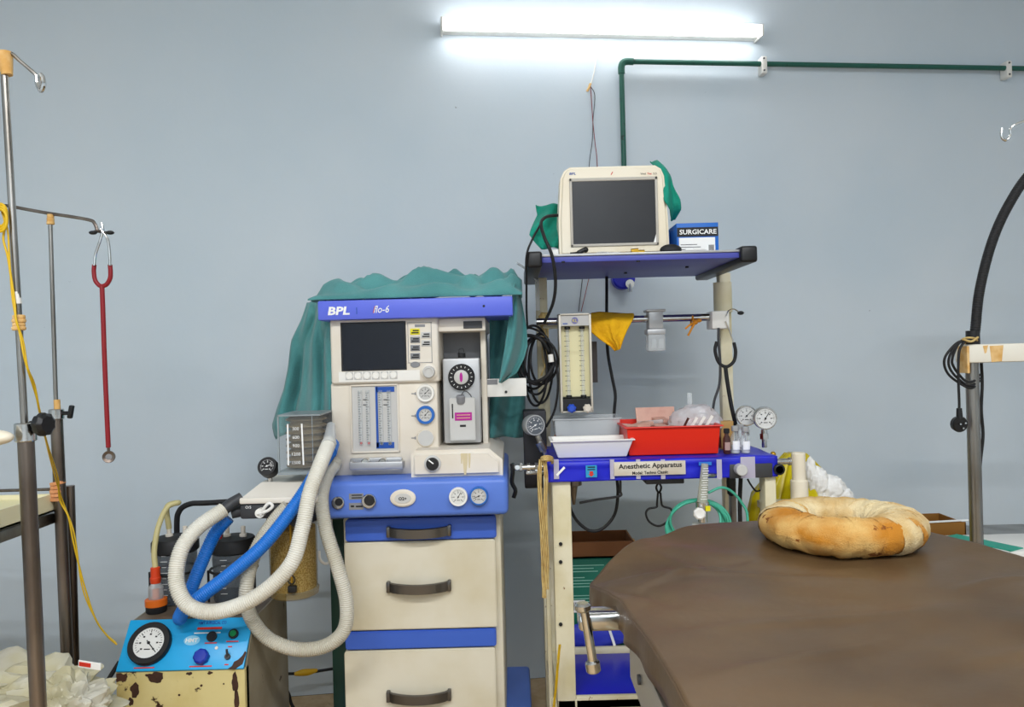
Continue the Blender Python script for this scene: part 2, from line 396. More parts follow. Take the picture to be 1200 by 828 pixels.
# ================================================================== anaesthesia machine
mach = thing('anaesthesia_machine', 'cream and blue anaesthesia machine with drawers, screen and vaporizer', 'medical machine', W(492, 800, 2.3).xy.to_3d())
YB = 2.54
MB().box(-.53, .032, 2.08, 2.6, .085, .145, .012).build('base_plinth', M_blue, mach)
for cx in (-.49, -.01):
    for cy in (2.13, 2.55): castor(mach, cx, cy, .034)
mb = MB(); x0, x1, z0, z1 = RC(405, 604, 590, 862, 2.115); mb.box(x0, x1, 2.115, YB, .145, z1, .008); mb.build('cabinet_body', M_creamy, mach)
def drawer(y0, y1, m, hy, lip):
    x0, x1, z0, z1 = RC(404.5, y0, 581.5, y1, 2.09)
    d = MB().rrect(x0, x1, z0, z1, 2.09, 2.118, .008, .003).build('drawer', m, mach)
    if hy:
        a = W(454, hy, 2.085); b = W(528, hy-1.5, 2.085); h = MB(); zc_ = (a.z+b.z)/2; n_ = 12; L = b.x-a.x
        pts = []
        for k in range(n_+1):
            u = k/n_; pts.append((a.x+L*u, 2.088-.026*math.sin(PI*u)**.5, zc_-.004*math.sin(PI*u)))
        def fn(u, v): 
            p = pts[min(n_, int(round(u*n_)))]; cs = [(0, .0135), (-.005, .012), (-.005, -.012), (0, -.0135), (.003, -.0135), (.003, .0135)][int(round(v*6)) % 6]
            return (p[0], p[1]+cs[0], p[2]+cs[1])
        h.grid(fn, n_, 6); h.box(a.x-.002, a.x+.008, 2.075, 2.092, zc_-.0145, zc_+.0145, .002).box(b.x-.008, b.x+.002, 2.075, 2.092, zc_-.0145, zc_+.0145, .002)
        h.build('drawer_handle', M_greymet, d)
    return d
drawer(607, 632.5, M_bluedk, 622.5, 0); drawer(634, 737, M_creamy, 687, 0)
drawer(738.5, 759.5, M_bluedk, None, 0); drawer(761, 862, M_creamy, 815, 0)
# worktop fascia
x0, x1, z0, z1 = RC(379, 562, 595.5, 606, 2.02)
MB().box(x0, x1, 2.02, YB, z0, z1, .014, 3).build('worktop', M_blue, mach)
WT = z1
def knobcyl(parent, name, px, py, Y, r, d, m, n=20, bev=.002, label=None):
    c = W(px, py, Y); return MB().cyl(c, c+Vector((0, -d, 0)), r, n=n, bev=bev).build(name, m, parent, label=label)
k = knobcyl(mach, 'socket', 397, 588, 2.022, .0165, .014, M_chrome); knobcyl(k, 'socket_hole', 397, 588, 2.008, .010, .0015, M_ink)
k = knobcyl(mach, 'flush_valve', 433, 586, 2.022, .019, .016, M_chrome); knobcyl(k, 'valve_cap', 433, 586, 2.006, .014, .004, M_ink)
MB().br(409, 578, 426, 585, 2.019, 2.021).br(409, 589, 426, 597, 2.019, 2.021).build('port_label', M_midgrey, mach)
mb = MB()
for y in (580, 583): mb.br(412, y-.6, 424, y+.6, 2.0182, 2.0192)
mb.br(411, 592, 415, 594, 2.0182, 2.0192).br(417, 592.2, 425, 594, 2.0182, 2.0192).build('label_print', M_ink, mach, smooth=0)
c = W(472.5, 583, 2.02)
o2 = MB().lathe([(.0335, 0), (.0335, .006), (.028, .009)], (0, 0, 0), (0, -1, 0), 32); o2.v = [Vector((v.x, v.y, v.z*.68))+c for v in o2.v]; o2 = o2.build('oxygen_flush_button', M_cream, mach)
o3 = MB().lathe([(.022, .006), (.021, .011)], (0, 0, 0), (0, -1, 0), 32); o3.v = [Vector((v.x, v.y, v.z*.6))+c for v in o3.v]; o3.build('button_centre', M_ltgrey, o2)
text('O2+', c+Vector((0, -.0115, 0)), .0085, M_ink, o2, bold=.02)
gauge(mach, 'pressure_gauge', W(537, 582, 2.008), .0245, rim=M_white, depth=.012, needle=60)
gauge(mach, 'pressure_gauge', W(561, 581, 2.008), .0245, rim=M_ringblue, depth=.012, needle=200, face=M_ltgrey)
# head: display column, shoulder, bay, bulge
YH = 2.13
mb = MB(); x0, x1, z0, z1 = RC(388.5, 447, 514, 562, YH); mb.box(x0, x1, YH, YB, WT-.002, z1, .007); mb.build('column', M_cream, mach)
x0, x1, z0, z1 = RC(387, 372, 514, 449, YH-.012); zdisp = z0
MB().box(x0, x1, YH-.012, YB, z0, z1, .008, 3).build('display_module', M_cream, mach)
YD = YH-.012
sc_ = MB().br(399.5, 377, 476, 434, YD-.0015, YD).build('screen_bezel', M_ink, mach); MB().br(401.5, 378.5, 474.5, 432.5, YD-.0022, YD-.0014).build('screen', M_screen, sc_)
pn = MB().br(397, 434.5, 492, 446.5, YD-.001, YD).build('softkey_strip', M_white, mach)
for k in range(6):
    px = 409.3+k*10.35; py = 440.8-k*.22
    py -= .4; q = MB().br(px-4.6, py-4.8, px+4.6, py+4.8, YD-.0016, YD-.0008).build('softkey', M_ltgrey, mach); knobcyl(q, 'key_cap', px, py, YD-.0015, .0098, .0025, M_white, 16)
kp = MB().br(478, 377.5, 505.5, 425, YD-.001, YD, ).build('keypad', M_cream, mach)
mb = MB()
for a, b, c_, d in ((478, 377.5, 506, 378.1), (478, 424.4, 506, 425), (478, 377.5, 478.6, 425), (505.4, 377.5, 506, 425)): mb.br(a, b, c_, d, YD-.0016, YD-.0008)
mb.br(486, 380, 498, 383, YD-.0016, YD-.0008).build('keypad_outline', M_midgrey, kp, smooth=0)
for px, py, m in ((486.3, 388.3, M_yel), (486.5, 398, M_midgrey), (486.6, 407.6, M_midgrey), (486.6, 417, M_midgrey), (499, 392.5, M_ltgrey), (499.3, 402, M_ltgrey)):
    q = MB().br(px-5.6, py-3.6, px+5.6, py+3.6, YD-.003, YD-.0008, .0008).build('key', m, mach)
    mb = MB()
    for dy in (-1.2, 1.4): mb.br(px-4.2+(1.5 if dy < 0 else 0), py+dy-.8, px+4.3, py+dy+.8, YD-.0036, YD-.0029)
    mb.build('key_print', M_ink, q, smooth=0)
c = W(486.6, 427, YD); q = MB().lathe([(.0135, 0), (.0125, .003)], (0, 0, 0), (0, -1, 0), 24); q.v = [Vector((v.x, v.y, v.z*.62))+c for v in q.v]; q.build('alarm_key', M_midgrey, mach)
ry = W(503, 435.5, YD); q = MB().lathe([(.023, 0), (.023, .004), (.0195, .006)], ry, (0, -1, 0), 28).build('knob_collar', M_cream, mach)
MB().lathe([(.0165, .005), (.0165, .014), (.015, .017), (.0105, .0175), (.010, .015)], ry, (0, -1, 0), 28).build('rotary_knob', M_ltgrey, q)
# flow tube window
fw = MB()
x0, x1, z0, z1 = RC(413, 452, 466, 528, YH); t_ = .005
fw.box(x0-t_, x0, YH-.006, YH+.002, z0-t_, z1+t_, .002).box(x1, x1+t_, YH-.006, YH+.002, z0-t_, z1+t_, .002).box(x0-t_, x1+t_, YH-.006, YH+.002, z1, z1+t_, .002).box(x0-t_, x1+t_, YH-.006, YH+.002, z0-t_, z0, .002)
fw = fw.build('flow_window_frame', M_cream, mach)
MB().br(413, 452, 466, 528, YH-.001, YH).build('flow_panel', M_ltgrey, fw)
MB().br(440.5, 453, 443, 524, YH-.003, YH).br(441, 453, 462, 459, YH-.003, YH).br(441, 518, 462, 525, YH-.003, YH).build('blue_divider', M_inkblue, fw)
mk = MB()
for gx in (423, 432, 447, 457):
    a = W(gx-1.5, 457, YH-.006); b = W(gx+.5, 521, YH-.006); a.x = b.x = (a.x+b.x)/2
    MB().cyl(a, b, .0055, n=10).build('flow_tube', M_clear, fw)
    for k in range(22):
        c = a.lerp(b, .05+.9*k/21); mk.box(c.x-.0065, c.x-.0065+(.005 if k % 3 else .008), YH-.0032, YH-.0026, c.z-.0007, c.z+.0007)
    c = a.lerp(b, .97); MB().sphere(c, .004, sub=1).build('float_bobbin', M_inkred if gx < 440 else M_ink, fw)
for gx in (428, 452):
    for gy in (468, 474): c = W(gx, gy, YH-.003); mk.box(c.x-.006, c.x+.006, YH-.0032, YH-.0026, c.z-.001, c.z+.001)
mk.build('flow_scale_marks', M_ink, fw, smooth=0)
gauge(mach, 'supply_gauge', W(498.5, 460.5, YH-.008), .0245, rim=M_white, face=M_ltgrey, depth=.01, needle=40, rimw=.25)
gauge(mach, 'supply_gauge', W(498.5, 486, YH-.008), .0255, rim=M_ringblue, face=M_ltgrey, depth=.01, needle=50, rimw=.3)
q = knobcyl(mach, 'blank_cover', 499, 513, YH, .025, .004, M_cream, 28); c = W(499, 513, YH-.004); MB().lathe([(.0215, 0), (.0215, .0014)], c, (0, -1, 0), 28).build('cover_disc', M_ltgrey, q)
mb = MB()
for y in (461, 487, 513): mb.br(482, y-.5, 486, y+.5, YH-.0012, YH); mb.br(486, y-1.6, 487.4, y+1.6, YH-.0012, YH)
mb.build('gauge_legend', M_midgrey, mach, smooth=0)
g = MB().br(410, 536, 471, 544, YH-.012, YH, .004).br(409, 541, 472, 550, YH-.042, YH-.034, .004).br(409, 541, 413, 550, YH-.04, YH, .003).br(468, 541, 472, 550, YH-.04, YH, .003).build('knob_guard', M_alu, mach)
for px in (430, 450): knobcyl(g, 'flow_knob', px, 540, YH-.01, .011, .03, M_chrome)
# shoulder and bay
x0, x1, z0, z1 = RC(514, 372, 569, 388, YH)
MB().box(x0-.004, x1, YH+.002, YB, z0, z1, .005).build('bay_hood', M_cream, mach)
MB().br(543, 376, 565, 384.5, YH-.001, YH+.003).build('hood_plate', M_dkgrey, mach)
MB().br(513, 388, 570, 540, YH+.14, YB, .003).build('bay_back', M_midgrey, mach)
MB().br(564.5, 385, 571, 540, YH+.06, YH+.16, .003).build('bay_side', M_cream, mach)
x0, x1, z0, z1 = RC(481, 527, 589, 562, 2.05)
poly = [(x0, WT-.002), (x1, WT-.002), (x1, z1-.03), (x1-.035, z1), (x0+.012, z1), (x0, z1-.012)]
bu = MB().prism(poly, 2.05, 2.46, .012, 3).build('front_bulge', M_cream, mach)
for k, (px, w_, y1_) in enumerate(((545, 6, 556), (550, 3, 548), (541, 2.5, 543))):
    ps = [W(px-w_/2, 531, 2.0495), W(px+w_/2, 531, 2.0495), W(px+w_*.45, (531+y1_)/2, 2.0495), W(px+w_*.2, y1_, 2.0495), W(px-w_*.2, y1_, 2.0495), W(px-w_*.4, (531+y1_)/2, 2.0495)]
    MB().prism([(p.x, p.z) for p in ps], 2.0495, 2.0502).build('drip_stain', M_stain, bu, smooth=0)
q = MB().lathe([(.0225, 0), (.0225, .004), (.018, .006)], W(507, 543, 2.05), (0, -1, 0), 28).build('selector_ring', M_ltgrey, mach)
MB().lathe([(.0175, .004), (.016, .014), (.003, .0145)], W(507, 543, 2.05), (0, -1, 0), 28).build('selector_knob', M_ink, q)
MB().obox(W(505, 541, 2.035), (.016, .003, .002), (1, 0, -.8), (0, -1, 0)).build('pointer_mark', M_inkw, q)
# vaporizer
YV = 2.15
MB().br(519.5, 419.5, 563, 519, YV, YV+.13, .005).build('vaporizer_body', M_alu, mach)
c = W(541, 441.5, YV)
q = MB().lathe([(.037, 0), (.037, .012), (.034, .016), (.017, .016)], c, (0, -1, 0), 36, wob=lambda a, h: 1+.018*math.sin(18*a)).build('vaporizer_dial', M_ink, mach)
MB().lathe([(.020, .014), (.020, .020), (.017, .022)], c, (0, -1, 0), 28).build('dial_hub', M_ltgrey, q)
mb = MB().lathe([(.014, 0), (.013, .002)], (0, 0, 0), (0, -1, 0), 20); mb.v = [Vector((v.x*.32, v.y, v.z))+c+Vector((0, -.021, 0)) for v in mb.v]; mb.build('dial_pointer', M_magenta, q)
mb = MB()
for k in range(16):
    a = 2*PI*k/16; d = Vector((math.cos(a), 0, math.sin(a))); mb.obox(c+d*.029+Vector((0, -.0163, 0)), (.005, .0014, .0004), d, (0, -1, 0))
mb.build('dial_numbers', M_inkw, q, smooth=0)
c = W(541, 419, YV+.04); q = MB().cyl(c, c+Vector((0, 0, .014)), .011, n=18).build('locking_cap', M_ink, mach)
MB().tube(spl([c+Vector((-.008, 0, .014)), c+Vector((-.006, 0, .024)), c+Vector((.004, 0, .026)), c+Vector((.007, 0, .016))], 5), .0012, 5).build('cap_wire', M_dkgrey, q)
fb = MB(); x0, x1, z0, z1 = RC(527, 466, 557, 516, YV-.016); fb = MB().rrect(x0, x1, z0, z1, YV-.016, YV, .004, .002).build('filler_block', M_ltgrey, mach)
c = W(540, 469, YV-.012); MB().lathe([(.011, -.008), (.0125, -.004), (.0125, .012), (.010, .015)], c, (0, -.2, 1), 18, wob=lambda a, h: 1+.04*math.sin(12*a)).build('filler_cap', M_midgrey, fb)
MB().tube(spl([c+Vector((0, 0, .012)), c+Vector((.012, .0, .026)), c+Vector((.028, .01, .012)), c+Vector((.03, .01, -.012))], 6), .0011, 5).build('cap_leash', M_dkgrey, fb)
MB().br(533, 483, 553, 492.5, YV-.0172, YV-.0158).build('magenta_label', M_magenta, fb, smooth=0)
mb = MB()
for y in (486, 489.5): mb.br(535, y-.6, 551, y+.6, YV-.018, YV-.0171)
mb.build('label_print', M_pink, fb, smooth=0); MB().br(539, 497.5, 546, 500, YV-.0168, YV-.0158).build('maker_mark', M_ink, fb, smooth=0)
MB().br(529.5, 473, 531, 490, YV-.0168, YV-.0158).build('sight_glass', M_ink, fb, smooth=0)
# side arm
q = MB().br(563, 443.5, 617, 464.5, 2.2, 2.225, .002).build('side_arm', M_white, mach)
c = W(593, 459, 2.2); MB().cyl(c, c+Vector((0, -.003, 0)), .004, n=10).build('screw', M_dkgrey, q); MB().br(571, 444.5, 583, 450.5, 2.1992, 2.2002).build('arm_sticker', M_midgrey, q, smooth=0)
# top strip with lettering
x0, x1, z0, z1 = RC(372, 349.5, 601, 372.5, 2.09)
lid = MB().box(x0, x1, 2.09, YB, z0, z1, .005).build('top_lid', M_bluelid, mach); TOPZ = z1
text('BPL', W(397, 364, 2.09), .0225, M_inkw, lid, bold=.035, shear=.15, width=.06)
text('flo-6', W(447, 362, 2.09), .020, M_inkw, lid, bold=.005, shear=.25, width=.042)
text('/', W(438.5, 362.5, 2.09), .018, M_inkred, lid, bold=.01)
text('|', W(418, 364, 2.09), .018, M_inkblue, lid, bold=.01)
knobcyl(lid, 'indicator_lamp', 567, 358.5, 2.092, .0045, .003, M_ink, 12)
# side ventilator tube: white hook on the left of the cabinet
MB().tube(spl([W(388, 608, 2.16), W(388, 640, 2.16), W(387, 656, 2.16), W(381, 660, 2.14), W(375, 655, 2.12), W(374, 645, 2.12)], 6), .004, 8).build('bag_hook', M_white, mach)
MB().br(388, 608, 405, 830, 2.24, 2.4, .003).build('gas_yoke_panel', mat('dark_green_panel', '173d33', .5), mach)

# cloth over the machine
def machine_cloth():
    mb = MB()
    YF_, YK = 2.10, 2.5
    def topz(px, t):
        b = TOPZ+.004
        prof = {365: .0, 375: .030, 395: .052, 430: .056, 470: .052, 510: .074, 540: .058, 575: .056, 600: .070, 612: .03}
        ks = sorted(prof)
        for a, c_ in zip(ks, ks[1:]):
            if a <= px <= c_:
                v = prof[a]+(prof[c_]-prof[a])*(px-a)/(c_-a); break
        else: v = prof[ks[0]] if px < ks[0] else prof[ks[-1]]
        return b+v*min(1, t*4.5)**.6*(1-.5*max(0, t-.5))
    def top(u, v):
        px = 366+u*246; x = W(px, 350, 2.15).x; y = YF_+(YK-YF_)*v
        f = .022*wave(px*.010, v*5-u*2.2, 0, 1.5, 3)+.030*(.5-abs(math.sin(11*v-6*u+1.8*math.sin(5*u)+1.5*wave(u*3, v*3, 0))))+.012*math.sin(31*v+14*u+2*math.sin(7*u))
        z = topz(px, v)+f*min(1, v*5)
        return (x, y, max(z, TOPZ+.003))
    mb.grid(top, 80, 50)
    sil = [(336, 366), (352, 360), (375, 354), (400, 345), (430, 341), (455, 336), (480, 326), (498, 320), (512, 323), (520, 330)]
    def silx(py):
        for a, b in zip(sil, sil[1:]):
            if a[0] <= py <= b[0]: return a[1]+(b[1]-a[1])*(py-a[0])/(b[0]-a[0])
        return sil[-1][1]
    def left(u, v):
        py = 337+v*(177-28*u); px = silx(py)+(389-silx(py))*u
        p = W(px, py, 2.47-.30*u)
        if v < .08: p.z = min(p.z, TOPZ+.012)
        f = .05*(.6-abs(math.sin(u*6+2.2*v+.8*math.sin(4*v))))*min(1, v*3)+.02*math.sin(u*11+4.5*v+1.6*math.sin(4*v))*min(1, v*3)*(1-.55*u)+.014*math.sin(u*23-5*v)*min(1, v*3)+.012*wave(u*5, v*2, 0, 1.5)
        p.y += f; return p
    mb.grid(left, 40, 40)
    silr = [(328, 604), (345, 609), (360, 613), (385, 617), (405, 618), (420, 614), (436, 606), (449, 586)]
    def sx(py):
        for a, b in zip(silr, silr[1:]):
            if a[0] <= py <= b[0]: return a[1]+(b[1]-a[1])*(py-a[0])/(b[0]-a[0])
        return silr[-1][1]
    def right(u, v):
        py = 332+v*(116-14*(1-u)*0); x1_ = sx(py); x0_ = 603-18*v
        px = x0_+(x1_-x0_)*u; p = W(px, py, 2.12+.1*u)
        p.y += .02*math.sin(8*u+3*v)*min(1, v*4); return p
    mb.grid(right, 18, 30)
    def back(u, v):
        p = W(574+u*41, 372+v*140, 2.34+.1*u); p.y += .022*math.sin(9*u+4*v)+.01*wave(u*3, v*3, 1); return p
    mb.grid(back, 24, 30)
    return mb.build('teal_drape', M_teal, None, smooth=180, solid=.003)
tag(machine_cloth(), 'teal surgical drape crumpled over the top of the anaesthesia machine', 'cloth')

# ================================================================== absorber with bellows
ab = thing('bellows_absorber', 'carbon dioxide absorber with clear bellows box and granule canister beside the machine', 'medical device', W(330, 690, 2.08))
x0, x1, z0, z1 = RC(325.5, 486, 376, 553, 2.0)
xc = (x0+x1)/2
MB().rrect(x0, x1, z0, z1, 2.0, 2.145, .006, .003).build('bellows_box', mat('clear_box_wall', 'dfe6e8', .1, alpha=.1), ab)
MB().box(x0+.002, x1-.002, 2.146, 2.15, z0, z1).build('back_wall', mat('dark_back', '2a2a28', .5), ab)
fr = MB().box(x0, x0+.004, 1.998, 2.002, z0, z1).box(x0, x1, 1.998, 2.147, z1-.003, z1+.001).box(x0-.001, x1, 1.998, 2.147, z0-.006, z0+.002).box(x0+.09, x0+.0915, 1.999, 2.001, z0, z1)
fr.build('box_edges', mat('box_edge', '9aa4a8', .3, alpha=.8), ab)
pr_ = []
H = z1-z0
for k in range(8):
    h = z0+.004+k*H*.118; pr_ += [(.042, h), (.054, h+H*.03), (.054, h+H*.05), (.042, h+H*.09)]
pr_ += [(.042, z1-.012), (.0, z1-.012)]
MB().lathe(pr_, (xc, 2.073, 0), (0, 0, 1), 32).build('bellows', M_bellow, ab)
sm = MB()
for dx, lean in ((-.019, -.002), (.019, .005)):
    sm.obox((xc-.01+dx, 1.9985, (z0+z1)/2-.002), (.004, .001, H*.72), (1, 0, lean*4), (lean*2.5, 0, 1))
sm.build('scale_rails', M_inkw, ab, smooth=0)
for k, s_ in enumerate(('300', '600', '900', '1200', '1500')):
    text(s_, (xc-.008, 1.9985, z1-H*(.24+.147*k)), .0085, M_inkw, ab, name='scale_number')
# platform
plz = W(325, 580, 2.0).z
def platf(u, v): return None
x0, x1 = W(280, 585, 1.96).x, W(372, 585, 1.96).x
poly = [(x0, plz-.012), (x1, plz-.012), (x1, plz+.022), (x0+.03, plz+.012), (x0, plz+.004)]
MB().box(x0, x1, 1.96, 2.2, plz-.014, plz+.002, .004).build('platform', M_cream, ab)
ps = MB(); zz0, zz1 = plz+.001, plz+.03
for (a_, b_, y0_, y1_, z_) in ((x0+.004, x1, 1.966, 2.198, zz0), (x0+.035, x1, 2.03, 2.19, zz1)): ps.v += [Vector((a_, y0_, z_)), Vector((b_, y0_, z_)), Vector((b_, y1_, z_)), Vector((a_, y1_, z_))]
ps.f = [[3, 2, 1, 0], [4, 5, 6, 7]]+[[k, (k+1) % 4, 4+(k+1) % 4, 4+k] for k in range(4)]
ps.build('platform_cover', M_cream, ab, smooth=0)
MB().box(x0-.002, x1-.02, 1.968, 2.19, plz-.054, plz-.014, .006).build('manifold', M_dkgrey, ab)
MB().cyl((x0+.004, 2.0, plz-.034), (x0-.03, 1.985, plz-.042), .017, .013, n=18).build('inlet_elbow', M_dkgrey, ab)
text('O/S', W(291, 594, 1.966), .007, M_inkw, ab, name='port_mark')
lev = MB().cyl((x0+.055, 1.968, plz-.036), (x0+.055, 1.95, plz-.036), .012, n=18).build('selector_lever', M_white, ab)
MB().tube(spl([(x0+.05, 1.948, plz-.036), (x0+.075, 1.945, plz-.03), (x0+.09, 1.945, plz-.018), (x0+.082, 1.945, plz-.01), (x0+.07, 1.945, plz-.02), (x0+.058, 1.948, plz-.04)], 5), .004, 8).build('lever_loop', M_white, lev)
MB().cyl((x0+.155, 1.97, plz-.046), (x0+.143, 1.94, plz-.056), .02, .016, n=18).build('outlet_elbow', M_dkgrey, ab)
gc = W(313, 546, 2.02)
MB().cyl((gc.x, 2.045, plz+.005), (gc.x, 2.035, gc.z-.012), .007, n=12).build('gauge_stem', M_chrome, ab)
gauge(ab, 'airway_gauge', gc, .0255, n=(-.05, -1, .5), rim=M_black, face=M_ink, ink=M_inkw, depth=.03, rimw=.2, needle=20)
cc = W(344, 655, 2.07); ct = W(344, 608, 2.07).z; cb = W(344, 697, 2.07).z
MB().lathe([(.052, cb), (.064, cb+.006), (.066, cb+.02), (.062, cb+.024), (.064, ct)], (cc.x, 2.07, 0), (0, 0, 1), 36).build('canister', M_amber, ab)
MB().lathe([(0, cb+.022), (.059, cb+.022), (.059, ct-.02), (0, ct-.018)], (cc.x, 2.07, 0), (0, 0, 1), 36).build('granule_fill', M_lime, ab)
MB().lathe([(.067, ct-.004), (.067, plz-.054)], (cc.x, 2.07, 0), (0, 0, 1), 36).build('canister_head', M_dkgrey, ab)
MB().box(cc.x+.012, cc.x+.016, 2.0, 2.006, cb+.05, ct).build('clip_strap', M_gold, ab)
MB().tube(spl([Vector((cc.x+.014+.009*math.cos(a), 1.998, cb+.062+.011*math.sin(a))) for a in [k*PI/4 for k in range(8)]], 3, True), .0016, 6, True).build('pull_ring', M_ink, ab)
MB().box(cc.x+.004, cc.x+.026, 1.994, 2.008, cb+.028, cb+.046, .003).build('drain_latch', M_ink, ab)
MB().box(cc.x+.03, W(392, 585, 2.2).x, 2.14, 2.2, plz-.05, plz-.02, .004).build('mount_arm', M_dkgrey, ab)

# breathing hoses
def hpts(l): return [W(x, y, Y) for x, y, Y in l]
h1 = hose(hpts([(386, 518, 2.02), (377, 540, 1.935), (363, 578, 1.885), (354, 620, 1.86), (340, 662, 1.84), (302, 698, 1.83), (256, 716, 1.83), (222, 710, 1.83), (207, 682, 1.84), (212, 645, 1.86), (232, 618, 1.9), (262, 597, 1.95)]), .0185, M_hosew, 'breathing_hose')
tag(h1, 'white corrugated breathing hose looping in front of the suction jars', 'hose')
MB().tube([W(262, 597, 1.95), W(272, 589, 1.965), W(283, 583, 1.98)], .015, 12).build('hose_connector', M_dkgrey, h1).location -= h1.location*0
h2 = hose(hpts([(391, 546, 2.075), (384, 556, 2.045), (377, 582, 1.985), (382, 620, 1.955), (396, 665, 1.94), (406, 705, 1.94), (403, 738, 1.94), (380, 757, 1.94), (345, 760, 1.94), (312, 746, 1.94), (292, 718, 1.93), (289, 685, 1.92), (300, 645, 1.945), (320, 612, 1.952), (338, 592, 1.955)]), .0175, M_hoset, 'breathing_hose')
tag(h2, 'translucent corrugated breathing hose hanging in a loop before the drawers', 'hose')
h3 = hose(hpts([(388, 528, 2.06), (374, 548, 1.975), (347, 590, 1.925), (310, 637, 1.9), (270, 672, 1.885), (240, 695, 1.88), (219, 712, 1.885), (212, 720, 1.895), (211, 724, 1.905), (213, 718, 1.92), (222, 695, 1.94), (238, 655, 1.965), (252, 625, 1.985), (268, 606, 1.995)]), .0165, M_hoseb, 'breathing_hose')
tag(h3, 'bright blue corrugated breathing hose bent double beside the white ones', 'hose')

MB().tube([W(385, 521, 2.0), W(387, 510, 2.03), W(388, 498, 2.06)], .015, 12, rf=lambda a, t: .019-.007*t).build('hose_cuff', M_clearw, h1)
MB().tube([W(387, 530, 2.05), W(390, 520, 2.09)], .018, 12).build('hose_cuff', M_hoseb, h3)
MB().tube([W(390, 547, 2.068), W(393, 543, 2.1)], .019, 12).build('hose_cuff', M_hoset, h2)

# ================================================================== suction machine
su = thing('suction_machine', 'old suction machine with blue control panel and rust-chipped cream body', 'medical machine', (-.83, 2.08, 0))
SX0, SX1 = -.985, -.672; zt_, zp = .545, .448
MB().prism([(SX0, .1), (SX1, .1), (SX1, zp), (SX0, zp)], 1.872, 1.9).build('front_plate', M_rust, su)
for x in (SX0, SX1-.004):
    sd = MB()
    bm = [(1.885, .1), (2.225, .1), (2.225, zt_), (1.953, zt_), (1.885, zp)]
    o_ = len(sd.v); sd.v += [Vector((x, y, z)) for y, z in bm]+[Vector((x+.004, y, z)) for y, z in bm]
    sd.f += [[o_+i for i in range(5)][::-1], [o_+5+i for i in range(5)]]+[[o_+i, o_+(i+1) % 5, o_+5+(i+1) % 5, o_+5+i] for i in range(5)]
    sd.build('side_plate', mat('grey_rusty_side', '98907c', .5, col2='877d66', vscale=7, chip='3a2418', chscale=12, chth=.62), su, smooth=0)
MB().box(SX0+.004, SX1-.004, 1.95, 2.225, zt_-.008, zt_, .002).build('top_plate', M_rustg, su)
MB().box(SX0+.004, SX1-.004, 2.219, 2.225, .1, zt_-.008).build('back_plate', M_rust, su)
MB().box(SX0, SX1, 1.88, 2.225, .08, .1).build('base_plate', M_rustg, su)
for cx in (SX0+.04, SX1-.04):
    for cy in (1.92, 2.18): castor(su, cx, cy, .03)
pa, pb = Vector(((SX0+SX1)/2, 1.872, zp)), Vector(((SX0+SX1)/2, 1.95, zt_+.002))
pu = (pb-pa).normalized(); pn_ = Vector((1, 0, 0)).cross(pu).normalized()
if pn_.y > 0: pn_ = -pn_
PL = (pb-pa).length
pan = MB().obox((pa+pb)/2+pn_*.003, (SX1-SX0-.002, .008, PL), (1, 0, 0), pu, .002).build('control_panel', M_sblue, su)
def pp(u, v, d=.007): return pa+Vector(((u-.5)*(SX1-SX0), 0, 0))+pu*(v*PL)+pn_*d
gauge(su, 'vacuum_gauge', pp(.225, .5, .02), .052, n=pn_, rim=M_black, depth=.014, rimw=.28, needle=-45, up=pu)
text('HMT SURGICAL CO', pp(.68, .9), .008, M_inkblue, pan, n=pn_, up=pu, width=.07, bold=.02)
MB().obox(pp(.665, .79, .0074), (.062, .006, .0004), (1, 0, 0), pn_).build('print_line', M_inkred, pan, smooth=0)
MB().obox(pp(.655, .7, .0074), (.066, .003, .0004), (1, 0, 0), pn_).build('print_line', M_inkw, pan, smooth=0)
ov = MB().lathe([(.02, .0), (.02, .0006)], (0, 0, 0), (0, 0, 1), 28); bx_ = Matrix((Vector((1, 0, 0)), pu, pn_)).transposed()
ov.v = [pp(.545, .56, .0072)+bx_ @ Vector((v.x, v.y*.6, v.z)) for v in ov.v]; ov.build('logo_oval', mat('pale_blue', '8cd0ee', .5), pan, smooth=0)
text('HMT', pp(.545, .56, .0078), .010, M_inkw, pan, n=pn_, up=pu, bold=.03, width=.03)
MB().cyl(pp(.7, .62, .005), pp(.7, .62, .012), .0125, n=20).build('socket', M_ink, pan)
q = MB().cyl(pp(.87, .66, .005), pp(.87, .66, .013), .012, n=20).build('lamp_ring', M_ink, su); MB().cyl(pp(.87, .66, .012), pp(.87, .66, .018), .008, n=16, bev=.002).build('green_lamp', mat('green_lens', '12884a', .3), q)
c = pp(.66, .22); MB().lathe([(.0175, 0), (.0175, .016), (.014, .019), (.006, .0195)], c, pn_, 24, wob=lambda a, h: 1+.05*math.sin(8*a)).build('vacuum_knob', mat('knob_blue', '1430a0', .4), pan)
MB().cyl(pp(.86, .22), pp(.86, .22, .014), .007, n=12).cyl(pp(.86, .22, .012), pp(.86, .32, .026), .003, n=8).build('toggle_switch', M_dkgrey, pan)
MB().cyl(pp(.755, .4), pp(.755, .4, .009), .004, n=10).build('rivet', M_cream, pan)
for u, v, wd in ((.22, .06, .05), (.66, .06, .055), (.7, .5, .03), (.87, .52, .03), (.86, .42, .01), (.86, .08, .01)): MB().obox(pp(u, v, .0074), (wd, .003, .0004), (1, 0, 0), pn_).build('print_line', M_inkred, pan, smooth=0)
M_rustp = mat('bare_rust', '3a241a', .7, col2='4a2e20', vscale=40)
